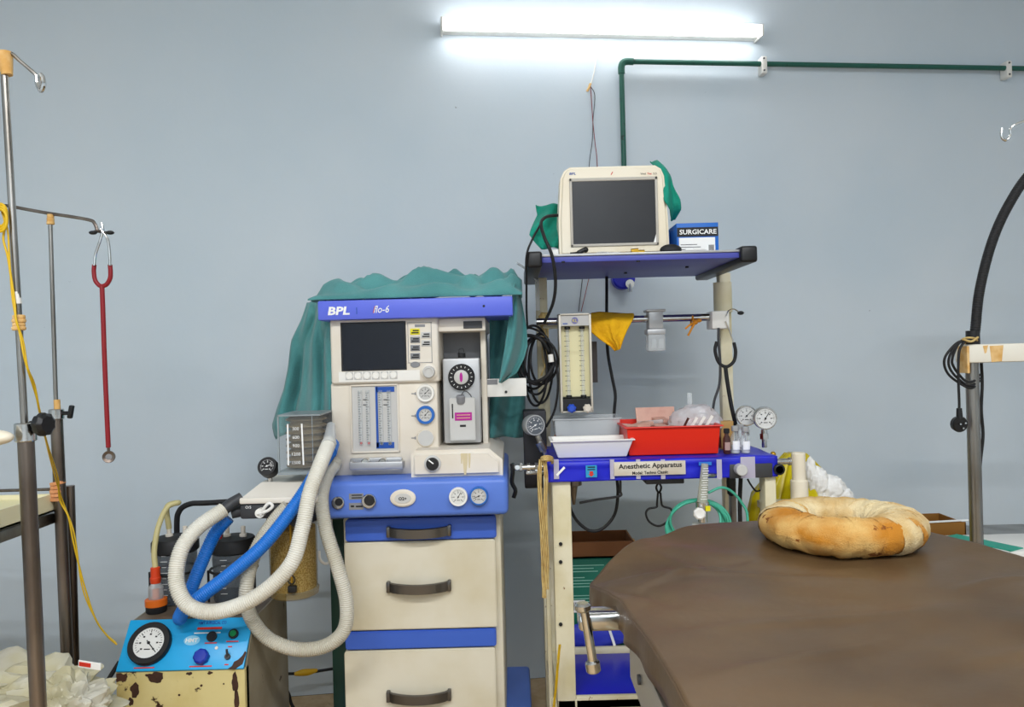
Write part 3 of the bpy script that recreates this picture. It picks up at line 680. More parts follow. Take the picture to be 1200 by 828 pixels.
for k, (px, py, w_, h_) in enumerate(((139, 794, 24, 9), (182, 793, 20, 12), (158, 808, 11, 16), (153, 822, 6, 10), (222, 789, 7, 4), (246, 788, 6, 4), (275, 800, 8, 20), (277, 820, 6, 20), (172, 791, 4, 3), (236, 803, 3, 3), (262, 801, 2, 2), (210, 814, 2.5, 2.5))):
    c = W(px, py, 1.8715); poly = []
    for i in range(18):
        a = 2*PI*i/18; rr = 1+.45*noise.noise(Vector((math.cos(a)*1.6, math.sin(a)*1.6, k*3.1)))+.2*noise.noise(Vector((math.cos(a)*4, math.sin(a)*4, k*2.)))
        poly.append((max(SX0, min(SX1, c.x+PXM(w_/2, 1.87)*rr*math.cos(a))), min(zp-.0005, c.z+PXM(h_/2, 1.87)*rr*math.sin(a))))
    MB().prism(poly, 1.8714, 1.8722).build('rust_patch', M_rustp, su, smooth=0)
pt_ = [pp(.93, -.02, .0074), pp(.985, .08, .0074), pp(1., .30, .0074), pp(.985, .33, .0074), pp(.97, .24, .0074), pp(.945, .17, .0074), pp(.915, .13, .0074), pp(.905, .05, .0074), pp(.875, .0, .0074)]
mb = MB(); mb.v = pt_; mb.f = [list(range(len(pt_)))]; mb.build('rust_patch', M_rustp, su, smooth=0)
# jars
def jar(px, label, yj=2.115):
    c = W(px, 698, yj); z0 = zt_+.001; z1 = W(px, 640, yj).z; r = .056
    t = thing('suction_jar', label, 'jar', (c.x, yj, z0), 'suction jars')
    MB().lathe([(r*.92, z0), (r*.96, z0+.008), (r, z1), (r*.94, z1)], (c.x, yj, 0), (0, 0, 1), 32).build('jar_body', M_smoke, t)
    l = MB().lathe([(r*1.02, z1-.012), (r*1.1, z1-.008), (r*1.1, z1+.016), (r*.98, z1+.026), (0, z1+.03)], (c.x, yj, 0), (0, 0, 1), 32).build('lid', M_rubber, t)
    for dx in (-.016, .028): MB().lathe([(.010, z1+.026), (.010, z1+.034), (.006, z1+.036), (.006, z1+.055), (.0045, z1+.056)], (c.x+dx, yj, 0), (0, 0, 1), 14).build('spout', M_cream, l)
    mb = MB()
    for k in range(9):
        a = -PI/2+.12; zz = z0+.03+k*.015
        mb.obox((c.x+(r+.0004)*math.cos(a-.25), yj+(r+.0004)*math.sin(a-.25), zz), (.012 if k % 2 else .018, .0008, .0012), (1, 0, 0), (0, 0, 1))
    mb.build('volume_marks', M_inkw, t, smooth=0)
    return c, z1
c1, z1_ = jar(207, 'smoky suction jar with black lid, tube rising from its spout'); c2, _ = jar(275, 'smoky suction jar with black lid partly behind the blue hose')
# handle frame (part of the suction machine)
fzr = W(190, 592, 2.19).z
MB().tube(spl([(SX0+.012, 2.2, zt_), (SX0+.012, 2.2, fzr-.07), (SX0+.02, 2.2, fzr-.02), (SX0+.05, 2.2, fzr), (SX0+.1, 2.2, fzr+.002), (SX1-.03, 2.2, fzr+.004), (SX1-.012, 2.2, fzr-.03), (SX1-.012, 2.2, zt_)], 8), .008, 10).build('carry_frame', M_rubber, su)
for c_ in (c1, c2):
    zz = zt_+.085
    MB().tube(spl([Vector((c_.x+.062*math.cos(a), c_.y+.062*math.sin(a), zz)) for a in [2*PI*k/12 for k in range(12)]], 3, True), .0035, 8, True).build('jar_ring', M_rubber, su)
    MB().cyl((c_.x-.063, c_.y-.02, zt_), (c_.x-.063, c_.y-.02, zz), .0035, n=8).cyl((c_.x+.063, c_.y-.02, zt_), (c_.x+.063, c_.y-.02, zz), .0035, n=8).build('ring_post', M_rubber, su)
fc = W(179, 714, 2.0); fz = zt_+.001
t = thing('bacterial_filter', 'orange and clear suction filter bottle on the suction machine top', 'filter', (fc.x, 2.02, fz))
MB().lathe([(.024, fz), (.026, fz+.004), (.026, fz+.02), (.022, fz+.022)], (fc.x, 2.02, 0), n=24).build('filter_base', M_rubber, t)
MB().lathe([(.0275, fz+.018), (.0275, fz+.034), (.021, fz+.036)], (fc.x, 2.02, 0), n=24).build('orange_ring', M_orange, t)
MB().lathe([(.019, fz+.036), (.019, fz+.065), (.012, fz+.074), (.012, fz+.078)], (fc.x, 2.02, 0), n=24).build('clear_bowl', M_clearw, t)
MB().lathe([(.009, fz+.03), (.009, fz+.06)], (fc.x, 2.02, 0), n=16).build('float', M_orange, t)
MB().lathe([(.0125, fz+.076), (.0135, fz+.08), (.0135, fz+.09), (.012, fz+.092), (.012, fz+.116), (.008, fz+.118)], (fc.x, 2.02, 0), n=20).build('red_cap', mat('red_orange', 'd8421c', .4), t)
tb = MB().tube(spl([(fc.x, 2.02, fz+.115), (fc.x-.006, 2.03, fz+.16), (fc.x-.002, 2.05, fz+.22), (fc.x+.014, 2.07, fz+.265), (fc.x+.035, 2.09, fz+.272), (c1.x-.018, 2.11, z1_+.11), (c1.x-.016, 2.115, z1_+.05)], 10), .0075, 10).build('suction_tube', M_tubey, None, smooth=80)
tag(tb, 'yellowed suction tube arching from the orange filter to the jar lid', 'tube')
q = MB().lathe([(.006, z1_+.03), (.009, z1_+.04), (.006, z1_+.075), (.004, z1_+.08)], (c2.x-.018, c2.y-.05, 0), n=12).build('jar_stopper', M_inkred, None); tag(q, 'small red stopper tied to the second suction jar', 'stopper')

# ================================================================== left: stands and trolley
def clampknob(parent, c, r, d, L=.03):
    c = Vector(c); d = Vector(d).normalized()
    k = MB().cyl(c, c+d*L, .007, n=12).build('knob_stem', M_black, parent)
    MB().lathe([(r*.8, L-.002), (r, L+.004), (r, L+.016), (r*.7, L+.022)], c, d, 28, wob=lambda a, h: 1+.06*math.sin(9*a)).build('clamp_knob', M_black, k)
YA = 1.5; pb_ = W(45, 828, YA); pc_ = W(30, 508, YA); pt_ = W(5, 85, YA)
dA = (pb_-pc_).normalized(); foot = pb_+dA*((pb_.z-.09)/-dA.z)
st = thing('drip_stand', 'steel drip stand with bandage-wrapped top and large black knob', 'drip stand', (foot.x, YA, 0))
MB().cyl(foot, pc_, .0148, n=20).build('lower_pole', M_steeldk, st)
MB().cyl(pc_+Vector((0, 0, -.03)), pt_, .0068, n=16).build('upper_rod', M_steel, st)
MB().cyl(W(30.5, 517, YA), W(29.5, 495, YA), .0195, n=20, bev=.002).build('clamp_collar', M_chrome, st)
clampknob(st, W(36, 497, YA), .022, (1, -.3, 0), .022)
for k in range(5):
    a = 2*PI*k/5+math.radians(89); e_ = Vector((foot.x+.17*math.cos(a), YA+.17*math.sin(a), .085))
    MB().cyl((foot.x, YA, .1), e_, .012, .01, n=12).build('base_leg', M_steeldk, st); castor(st, e_.x, e_.y, .027)
MB().cyl(W(8.5, 88, YA), W(4.5, 62, YA), .010, .016, n=16).build('bandage_wrap', M_tape, st)
MB().tube(spl([W(3, 66, YA), W(12, 62, YA), W(24, 72, YA), W(38, 84, YA), W(44, 90, YA)], 6), .0036, 8).build('hook_arm', M_steel, st)
MB().tube(spl([W(43, 88, YA), W(44, 98, YA), W(48, 106, YA-.005), W(51, 100, YA-.01), W(50, 91, YA-.01), W(47, 87, YA-.01)], 6), .0048, 8).build('drip_hook', M_chrome, st)
MB().tube(spl([W(3, 66, YA), W(-6, 60, YA), W(-18, 56, YA-.05), W(-30, 62, YA-.05)], 6), .0036, 8).build('hook_arm', M_steel, st)
MB().cyl(W(20, 356, YA), W(18.5, 342, YA), .0085, n=14).build('paper_tape', M_white, st)
wr = MB()
for k in range(4): wr.cyl(W(22.2, 387-k*4.4, YA), W(22, 382-k*4.4, YA), .0125-.0012*(k % 2), n=16, bev=.002)
wr.build('bandage_wrap', M_tape, st)
wire = MB().tube(spl([W(2, 246, YA-.01), W(6, 262, YA-.01), W(4, 280, YA-.012), W(9, 300, YA-.012), W(13, 325, YA-.012), W(17, 352, YA-.012), W(19, 375, YA-.02), W(27, 400, YA-.012), W(32, 430, YA-.012), W(40, 450, YA+.02), W(46, 480, YA+.05), W(53, 512, 1.65), W(60, 535, 1.75), W(68, 560, 1.86), W(70, 585, 1.925), W(80, 605, 1.93), W(85, 630, 1.93), W(92, 660, 1.93), W(100, 690, 1.93), W(112, 725, 1.93), W(126, 745, 1.93), W(137, 755, 1.93)], 8), .0022, 6)
wire.tube(spl([W(3, 250, YA-.01), W(9, 270, YA-.01), W(11, 300, YA-.012), W(15, 352, YA-.012), W(24, 395, YA-.016), W(30, 425, YA-.012), W(44, 470, YA+.05), W(57, 530, 1.72), W(71, 580, 1.925), W(87, 625, 1.928), W(97, 690, 1.928), W(118, 735, 1.928), W(136, 753, 1.93)], 8), .0018, 6)
tag(wire.build('yellow_lead', M_yellow, None, smooth=80), 'twisted yellow lead tied along the drip stands and hanging to the suction machine', 'wire')
q = MB()
for k in range(3): q.tube(spl([W(1+7*math.cos(a), 252+13*math.sin(a)+k*3, YA-.012-.004*k) for a in [2*PI*i/8 for i in range(8)]], 4, True), .003, 6, True)
tag(q.build('yellow_lead_knot', M_yellow, None, smooth=80), 'knotted coil of yellow lead hanging on the drip stand crossbar', 'wire')

YB2 = 1.95; q0 = W(78, 752, YB2); q1 = W(66, 484, YB2); q2 = W(59, 262, YB2)
dB = (q0-q1).normalized(); footb = q0+dB*((q0.z-.09)/-dB.z)
sb = thing('drip_stand', 'shorter drip stand with crossbar where the red stethoscope hangs', 'drip stand', (footb.x, YB2, 0))
MB().cyl(footb, q1, .0145, n=20).build('lower_pole', M_steeldk, sb)
MB().cyl(q1-Vector((0, 0, .03)), q2, .0052, n=14).build('upper_rod', M_steel, sb)
MB().cyl(W(66.3, 491, YB2), W(66, 479, YB2), .018, n=20, bev=.002).build('clamp_collar', M_chrome, sb)
k_ = W(72, 484, YB2); MB().cyl(k_, k_+Vector((.018, 0, 0)), .005, n=10).obox(k_+Vector((.024, 0, .003)), (.011, .012, .034), (1, 0, -.2), (.2, 0, 1), .003).build('wing_knob', M_black, sb)
MB().lathe([(.021, 0), (.022, .01), (.018, .09), (.016, .1)], (footb.x, YB2, 0), n=20).build('rubber_foot', M_rubber, sb)
MB().tube(spl([W(-8, 250, YB2), W(-2, 243, YB2), W(8, 241, YB2), W(30, 245, YB2), W(58, 250, YB2), W(85, 254, YB2), W(106, 258, YB2), W(111, 262, YB2), W(114, 270, YB2)], 8), .0042, 10).build('crossbar', M_steeldk, sb)
MB().tube(spl([W(109, 272, YB2-.02), W(114, 271, YB2), W(121, 272, YB2-.005), W(129, 273, YB2-.03)], 6), .0038, 8).build('hook_fork', M_steeldk, sb)
for px in (109, 129): MB().sphere(W(px, 272.5, YB2-.02-(.01 if px > 120 else 0)), .0075, (1.4, 1, .7), 2).build('hook_tip', M_black, sb)
MB().tube(spl([W(120, 272, YB2), W(120, 266, YB2), W(119, 261, YB2)], 4), .004, 8).build('hook_finger', M_chrome, sb)
mb = MB()
for k in range(3): mb.cyl(W(59.3, 263-k*4, YB2), W(59.2, 259-k*4, YB2), .0092-.0005*k, n=14, bev=.001)
mb.build('bandage_wrap', M_tape, sb)
MB().cyl(W(67.3, 480, YB2), W(66.6, 468, YB2), .0075, n=12).build('bandage_wrap', M_tape, sb)
mb = MB()
for k in range(5): mb.cyl(W(67.5+.2*k, 586-k*4.6, YB2), W(67.4, 582-k*4.6, YB2), .0185-.001*(k % 2), n=16, bev=.001)
mb.build('orange_wrap', M_tapeo, sb)

# red stethoscope
ss = thing('stethoscope', 'red stethoscope hanging from the crossbar of the drip stand', 'stethoscope', W(127, 536, 1.95))
YS = 1.945
for s_, m in (((121, 268), (117, 283), (112, 298), (110.5, 311)), 1), (((118, 268), (126, 280), (128.5, 297), (129, 311)), 1):
    MB().tube(spl([W(x, y, YS-.006) for x, y in s_], 6), .0034, 8).build('ear_tube', M_chrome, ss)
mb = MB(); mb.tube(spl([W(x, y, YS) for x, y in ((110.5, 310), (110, 318), (111.5, 328), (116, 334), (120, 335), (125, 333), (129, 326), (129.5, 318), (129, 310))], 6), .0055, 10)
mb.tube(spl([W(x, y, YS) for x, y in ((119.5, 333), (120.5, 360), (122.5, 420), (125, 480), (127, 524))], 8), .006, 10)
mb.build('tubing', M_redrub, ss, smooth=80)
c = W(127.5, 535, YS)
q = MB().cyl(W(127, 523, YS), W(127.3, 529, YS), .0035, n=10).lathe([(.006, -.012), (.014, -.008), (.0155, 0), (.0145, .004), (.010, .003), (.004, .0)], c, (.35, -1, .1), 24).build('chest_piece', M_steeldk, ss)
MB().lathe([(.0095, .0015), (.003, .0025)], c, (.35, -1, .1), 20).build('diaphragm', M_midgrey, q)

# instrument trolley on the far left
TXR = -1.172; TZ = .875
tr = thing('instrument_trolley', 'steel framed instrument trolley with cream tray top', 'trolley', (-1.5, 1.6, 0))
MB().box(-1.83, TXR, 1.2, 1.95, TZ-.045, TZ-.04).box(-1.83, -1.826, 1.2, 1.95, TZ-.045, TZ).box(TXR-.004, TXR, 1.2, 1.95, TZ-.045, TZ).box(-1.83, TXR, 1.2, 1.204, TZ-.045, TZ).box(-1.83, TXR, 1.946, 1.95, TZ-.045, TZ).build('tray', mat('tray_cream', 'e8e0bc', .35), tr)
MB().box(-1.826, TXR-.004, 1.205, 1.945, TZ-.03, TZ-.012).build('tray_liner', mat('tray_liner_cream', 'efe6b4', .5), tr)
for x in (-1.81, TXR-.01): MB().box(x-.012, x+.012, 1.19, 1.98, TZ-.075, TZ-.048, .003).build('side_rail', M_steel, tr)
for y in (1.19, 1.98): MB().cyl((-1.82, y, TZ-.06), (TXR, y, TZ-.06), .011, n=14).build('end_rail', M_steel, tr)
MB().cyl((-1.82, 1.97, TZ+.008), (TXR+.005, 1.97, TZ+.008), .004, n=10).build('guard_rail', M_steeldk, tr)
for x in (-1.81, -1.158):
    for y in (1.19, 1.995):
        MB().cyl((x, y, .08), (x, y, TZ+.012 if y > 1.5 else TZ-.05), .0125, n=16).build('leg', M_steeldk, tr); castor(tr, x, y, .032)
# waste bin with bags
bc = Vector((-1.1, 1.72, 0))
t = thing('waste_bin', 'round grey bin under the heap of plastic bags', 'bin', bc)
MB().lathe([(.11, 0), (.12, .01), (.15, .34), (.154, .345), (.144, .345), (.11, .02)], bc, n=32).build('bin_body', M_dkgrey, t)
def crumple(seed, amt): return lambda c, f_=None: crum_(Vector((c.x*.55, c.y*.9, c.z*1.9)), seed, amt)
def crum_(c, seed, amt): return amt*(abs(noise.noise(c*2.2+Vector((seed, 0, 0))))*2.2-.5)+amt*.7*abs(noise.noise(c*4.5+Vector((0, seed, 0))))-amt*.35*abs(noise.noise(c*10+Vector((0, 0, seed))))
bags = [((-.02, -.02, .42), .16, (1.15, 1., .68), M_bag, 'pale crumpled plastic bag filling the bin'), ((-.14, -.04, .47), .12, (1.3, .8, .42), M_bagw, 'white plastic bag lying flat on top of the bin heap'),
        ((.10, -.06, .44), .095, (1.05, .9, .9), M_bag, 'small creamy plastic bag at the bin edge with red mark'), ((-.1, -.13, .36), .10, (1.2, .7, .6), M_bag, 'creased creamy plastic bag hanging over the bin front')]
for i, (d, r, sc, m, lb) in enumerate(bags):
    q = MB().sphere(bc+Vector(d), r, sc, 5, crumple(i*3.7, .30)).build('plastic_bag', m, None, smooth=28); tag(q, lb, 'plastic bag', 'plastic bags in the bin')
a, b = W(92, 777, 1.58), W(118, 781, 1.58)
q = MB().obox((a+b)/2, ((b-a).length, .0012, .016), (b-a), (0, -.2, 1)).build('wrapper_strip', M_inkw, None); tag(q, 'white wrapper strip with red patch sticking out of the bag heap', 'wrapper')
MB().obox((a*.7+b*.3)+Vector((0, -.001, 0)), (.024, .0012, .009), (b-a), (0, -.2, 1)).build('red_patch', M_inkred, q)
q = MB().tube(spl([bc+Vector((-.25, -.16, .44)), bc+Vector((-.1, -.17, .43)), bc+Vector((.0, -.17, .42))], 6), .004, 8).build('plastic_straw', M_tape, None); tag(q, 'thin yellowish plastic tube lying across the bag heap', 'tube')
# lamp paddle at the left border
lp = thing('exam_lamp', 'cream rounded lamp head reaching in beside the drip stand knob', 'lamp', (-1.0, 1.0, 0))
c = W(-14, 513, 1.45)
MB().sphere(c, .047, (1, .6, .34), 3).build('lamp_head', M_mon, lp)
px_ = Vector((-1.0, 1.0, 0)); MB().cyl((px_.x, px_.y, .05), (px_.x, px_.y, c.z), .012, n=14).build('lamp_pole', M_steel, lp)
MB().cyl((px_.x, px_.y, c.z), c, .008, n=10).build('lamp_arm', M_mon, lp); MB().lathe([(.12, 0), (.12, .03), (.02, .05)], (px_.x, px_.y, 0), n=28).build('lamp_base', M_dkgrey, lp)

# ================================================================== apparatus trolley
tro = thing('apparatus_trolley', 'cream steel anaesthetic trolley with blue covered top and overhead shelf', 'trolley', (.4, 2.28, 0))
TX0, TX1, TF, TB = .088, .70, 2.05, 2.5
x0, x1, z0, z1 = RC(643, 539, 860, 561, TF); TOP = z1
def topcover(u, v):
    x = TX0+(TX1-TX0)*u; y = TF+(TB-TF)*v; return (x, y, TOP+.0025*wave(x*9, y*9, 0))
MB().box(TX0, TX1, TF+.003, TB, z0, TOP-.001, .006).build('top_frame', M_crust, tro)
MB().grid(topcover, 40, 24).build('blue_cover', M_trblue, tro, solid=.004)
xr = TX1+.002
def fascia(u, v):
    x = TX0-.002+(xr-TX0)*u; z = z0-.002+(TOP+.004-z0)*v; return (x, TF-.001-.003*wave(x*14, 0, z*30)-.004*math.exp(-((v-.8)/.12)**2)*(1 if u < .75 else .4), z)
MB().grid(fascia, 60, 12).build('blue_fascia', M_trblue, tro, solid=.003)
for px, wd in ((652, 6), (717.5, 5), (748, 5), (777, 5), (843, 6)):
    MB().br(px-wd/2, 538, px+wd/2, 561, TF-.0085, TF-.0075).build('tape_strip', M_tapec, tro, smooth=0)
MB().obox(W(657, 552, TF-.009), (.03, .001, .006), (1, 0, 1), (-1, 0, 1)).build('tape_strip', M_inkw, tro, smooth=0)
MB().br(686.5, 545, 699.5, 559, TF-.0085, TF-.0075).build('arrow_sticker', M_cyan, tro, smooth=0)
mb = MB().br(691, 552, 695, 555, TF-.0095, TF-.0084); c = W(693, 556.5, TF-.009); r_ = PXM(3.6, TF)
mb.prism([(c.x, c.z-.004), (c.x+r_, c.z+.003), (c.x-r_, c.z+.003)], TF-.0095, TF-.0084); mb.build('red_arrow', M_inkred, tro, smooth=0)
mb = MB().br(688.5, 546.5, 697.5, 547.8, TF-.0095, TF-.0084).br(688.5, 549.4, 697.5, 550.4, TF-.0095, TF-.0084); mb.build('sticker_print', M_ink, tro, smooth=0)
pl = MB().br(719.5, 540.5, 803.5, 556.5, TF-.012, TF-.006, .001).build('name_plate', M_label, tro)
text('Anesthetic Apparatus', W(762, 546, TF-.012), .0175, M_ink, pl, up=(-.012, 0, 1), bold=.02, width=.168)
text('Model: Techno Classic', W(762, 553.3, TF-.012), .0085, M_ink, pl, up=(-.012, 0, 1), bold=.02, width=.095)
MB().br(819, 541, 834, 545, TF-.0085, TF-.0075).build('blue_sticker', mat('ink_cyan', '2c7ad0', .5), tro, smooth=0)
# legs and posts
lx = W(653, 600, 2.085).x
def square(parent, name, xc, yc, z0, z1, w_, d_, m): return MB().box(xc-w_/2, xc+w_/2, yc-d_/2, yc+d_/2, z0, z1, .003).build(name, m, parent)
fl = square(tro, 'leg', TX0+.035, 2.085, .09, z0, .05, .05, M_crust)
for py in (637, 658, 731):
    c = W(657, py, 2.058); MB().cyl(c, c+Vector((0, -.003, 0)), .005, n=12).build('bolt', M_ink, fl)
square(tro, 'leg', .684, 2.085, .09, z0, .03, .05, M_crust)
PXL, PXR_, PY = .097, .672, 2.42
SHZ = 1.463
for x in (PXL, PXR_): square(tro, 'rear_post', x, PY, .09, SHZ-.028, .036, .036, M_crust)
for x, y in ((TX0+.035, 2.085), (.672, 2.085), (PXL, PY), (PXR_, PY)): castor(tro, x, y, .035)
q = MB().cyl((PXR_-.012, PY-.03, W(845, 366, 2.39).z), (PXR_-.012, PY-.03, W(845, 331, 2.39).z), .028, n=24).build('post_sleeve', M_crust, tro)
MB().br(834.5, 364, 855, 385, 2.33, 2.4, .004).build('rail_block', M_white, tro)
# shelf
SX_0, SX_1, SF, SB = .082, .622, 2.06, 2.56
MB().box(SX_0, SX_1, SF, SB, SHZ-.006, SHZ, .001).build('shelf_top', M_alu, tro)
MB().box(SX_0+.004, SX_1-.004, SF+.004, SB-.004, SHZ-.022, SHZ-.006, .002).build('shelf_underside', M_shelfblue, tro)
for x0, x1 in ((SX_0-.036, SX_0+.005), (SX_1-.005, SX_1+.04)):
    MB().box(x0, x1, SF-.014, SB+.005, SHZ-.036, SHZ+.008, .007, 3).build('shelf_end_cap', M_black, tro)
mb = MB()
for px, py in ((660, 306), (748, 305), (733, 319), (805, 312)):
    y = (SHZ-.022-CH)*F/-(unroll(px, py)[1]); c = W(px, py, y); mb.cyl(c, c-Vector((0, 0, .004)), .005, n=10)
mb.build('shelf_screws', M_ink, tro)
# chrome rail
rz = W(740, 374, 2.36).z
rail = MB().cyl((PXL-.02, 2.36, rz), (PXR_-.02, 2.36, rz), .0115, n=20).build('chrome_rail', M_chrome, tro)
MB().box(PXL+.0, PXL+.13, 2.372, 2.392, rz-.022, rz+.006, .003).build('rail_bracket', M_crust, tro)
# lower shelf
LZ = .272
MB().box(TX0+.01, .70, 2.06, 2.6, LZ-.03, LZ-.004, .003).build('lower_shelf', M_crust, tro)
MB().box(TX0+.062, .64, 2.085, 2.355, LZ-.003, LZ+.001, .0006).build('lower_shelf_sheet', mat('lower_blue', '1d1fb4', .35), tro)
MB().box(TX0+.06, .66, 2.36, 2.375, LZ-.003, LZ+.018, .002).build('shelf_divider', M_crust, tro)
MB().box(TX0+.06, .65, 2.06, 2.072, LZ-.04, LZ+.004, .002).build('shelf_lip', M_crust, tro)
MB().box(.085, .11, 2.1, 2.4, LZ-.06, LZ-.03, .003).build('side_brace', M_crust, tro)
MB().box(.078, .09, 2.13, 2.16, .14, z0, .002).build('side_strut', M_crust, tro)
# under-top fittings
c = W(672, 570, 2.16)
v = MB().lathe([(.03, 0), (.03, -.012), (.024, -.016), (.024, -.03), (.012, -.034), (.008, -.06), (.004, -.085)], (c.x, 2.16, z0), (0, 0, 1), 24); v.build('under_valve', M_steeldk, tro)
MB().br(757, 560, 802, 567, 2.08, 2.2, .003).build('under_bracket', M_dkgrey, tro)
MB().tube(spl([W(679, 589, 2.15), W(700, 585, 2.14), W(726, 581, 2.13), W(727, 575, 2.13), W(727, 562, 2.13)], 6), .0035, 8).build('wire_arm', M_dkgrey, tro)
# right-hand block and fittings
MB().br(855, 543, 906, 560, TF-.006, TF+.08, .004).build('valve_block', M_dkgrey, tro)
c = W(866, 549, TF-.006); MB().cyl(c, c+Vector((0, -.03, 0)), .015, n=20, bev=.002).build('block_knob', M_ltgrey, tro)
c = W(909, 548, TF+.02); MB().cyl(c, c+Vector((0, -.03, 0)), .015, n=20).lathe([(.013, .03), (.010, .031), (.010, .02)], c, (0, -1, 0), 20).build('outlet_port', M_black, tro)
MB().br(868, 535, 885, 560, TF-.0075, TF-.0065).build('tape_strip', M_tapec, tro, smooth=0)
a = W(903, 541, 2.15); MB().cyl(a, a+Vector((.07, 0, 0)), .009, n=14).cyl(a+Vector((.05, 0, 0)), a+Vector((.056, 0, 0)), .0115, n=14).build('side_pipe', M_chrome, tro)
MB().sphere(W(906, 532, 2.12), .008, sub=2).build('pipe_nut', M_gold, tro)
MB().box(.645, .66, 2.3, 2.33, .14, z0, .002).build('side_strut', M_steeldk, tro)
c = W(857, 575, 2.13); MB().lathe([(.012, .03), (.013, 0), (.011, -.03), (.006, -.036)], (c.x, 2.13, z0-.03), n=16).build('cone_plug', M_black, tro)
c = W(821, 568, 2.1)
br_ = MB().box(.69, .79, 2.09, 2.2, W(925, 590, 2.13).z-.02, W(925, 590, 2.13).z, .003).build('side_bracket', M_crust, tro); BRZ = W(925, 590, 2.13).z
# left valves
a = W(598, 546, 2.2); b = W(642, 545, 2.2)
mb = MB().cyl((a.x, 2.2, a.z-.004), (b.x, 2.2, a.z-.004), .009, n=16)
for k in range(4): mb.cyl((a.x+.004+k*.022, 2.2, a.z-.004), (a.x+.012+k*.022, 2.2, a.z-.004), .0135-.001*(k % 2), n=6 if k % 2 else 18)
mb.cyl((a.x+.02, 2.2, a.z-.004), (a.x+.02, 2.17, a.z+.0), .007, n=10).cyl((a.x+.045, 2.2, a.z-.02), (b.x, 2.2, a.z-.02), .006, n=10)
mb.build('inlet_valves', M_chrome, tro)
MB().tube(spl([W(600, 543, 2.17), W(601, 552, 2.165), W(600, 565, 2.165), W(604, 574, 2.165), W(602, 583, 2.165)], 6), .006, 8).build('valve_strap', M_black, tro)
text_ = None
# black box with gauge
bb = thing('regulator_box', 'tall black regulator box with tilted round gauge left of trolley top', 'regulator', W(626, 574, 2.33))
MB().br(614, 481, 641, 572, 2.3, 2.38, .004).build('box_body', mat('box_black', '24242a', .55), bb)
gauge(bb, 'pressure_gauge', W(627, 498, 2.23), .0305, n=(.35, -1, .05), rim=M_alu, face=M_dialdk, ink=M_inkw, depth=.035, rimw=.14, needle=200, up=(-.2, 0, 1))
MB().cyl(W(630, 510, 2.25), W(634, 520, 2.25), .008, n=6).cyl(W(632, 518, 2.25), W(637, 528, 2.25), .012, n=8).cyl(W(637, 527, 2.25), W(640, 538, 2.25), .007, n=10).build('gauge_fitting', M_chrome, bb)
# ropes
for k, (lb, pts, r) in enumerate((('frayed yellow gauze strip hanging down the trolley side', [(634, 538), (632, 560), (634, 600), (636, 640), (637, 675), (638, 700)], .006), ('pale gauze strip tied around the trolley corner', [(638, 540), (640, 560), (639, 600), (641, 650), (641, 690)], .0055), ('thin yellow cord hanging beside the lower trolley leg', [(656, 755), (654, 775), (652, 800), (649, 828)], .0035))):
    p0 = [W(x, y, 2.02+.0*k) for x, y in pts]
    m = MB()
    for j in range(5):
        ph = j*1.3; pj = [p+Vector((r*.7*math.cos(ph+i*1.1), r*.7*math.sin(ph+i*1.1), 0)) for i, p in enumerate(p0)]
        m.tube(spl(pj, 8), r*.35, 5)
    tag(m.build('gauze_strip', M_rope if k < 2 else M_yellow, None, smooth=80), lb, 'gauze strip')
mb = MB()
for j in range(3):
    mb.tube(spl([W(641+7*math.cos(a), 541+3*math.sin(a)-j*2, 2.03+.03*math.sin(a)) for a in [2*PI*i/8 for i in range(8)]], 4, True), .0025, 6, True)
tag(mb.build('gauze_knot', M_rope, None), 'knotted gauze loop around the valve at the trolley corner', 'gauze strip')

# ---- things on the trolley top
def tray(name, label, cat, px0, py0, px1, py1, Y, D, m, flare=.02, th=.003, rim=.008, ht=None, Z=None):
    Z = TOP+.004 if Z is None else Z
    x0, x1, za, zb = RC(px0, py0, px1, py1, Y); H_ = (zb-za) if ht is None else ht; zb = Z+H_
    def lp(inset, y_in, z): return [(x0+inset, Y+y_in, z), (x1-inset, Y+y_in, z), (x1-inset, Y+D-y_in, z), (x0+inset, Y+D-y_in, z)]
    mb = MB(); rings = [lp(flare, flare, Z), lp(0+rim, rim, zb), lp(0, 0, zb), lp(0, 0, zb-.003), lp(rim-.001, rim-.001, zb-.004)]
    out = [lp(flare, flare, Z), lp(rim, rim, zb-.004), lp(0, 0, zb-.004), lp(0, 0, zb), lp(rim+th, rim+th, zb), lp(flare+th, flare+th, Z+th)]
    for r_ in out: mb.v += [Vector(p) for p in r_]
    for i in range(len(out)-1):
        for k in range(4): mb.f.append([i*4+k, i*4+(k+1) % 4, (i+1)*4+(k+1) % 4, (i+1)*4+k])
    mb.f.append([3, 2, 1, 0]); mb.f.append([20, 21, 22, 23])
    o = mb.build(name, m, None, smooth=0); md = o.modifiers.new('b', 'BEVEL'); md.width = .003; md.segments = 2; md.limit_method = 'ANGLE'
    return tag(o, label, cat)
tray('white_tray', 'shallow white plastic tray on the blue trolley top', 'tray', 645, 515.5, 745, 537, 2.08, .12, M_white, .022, rim=.006)
tray('clear_box', 'frosted clear plastic box behind the white tray', 'box', 648, 492, 730, 530, 2.24, .15, M_clearw, .012, rim=.006)
tray('red_tray', 'red plastic tray full of ampoules and wrappers', 'tray', 732, 501, 849, 535, 2.1, .26, M_red, .014, rim=.008)
RT = TOP+.006
c = W(655, 512, 2.25); q = MB().box(c.x-.012, c.x+.012, 2.275, 2.28, TOP+.012, TOP+.05).build('brown_label', M_brown, None); tag(q, 'brown paper slip standing inside the frosted clear box', 'paper')
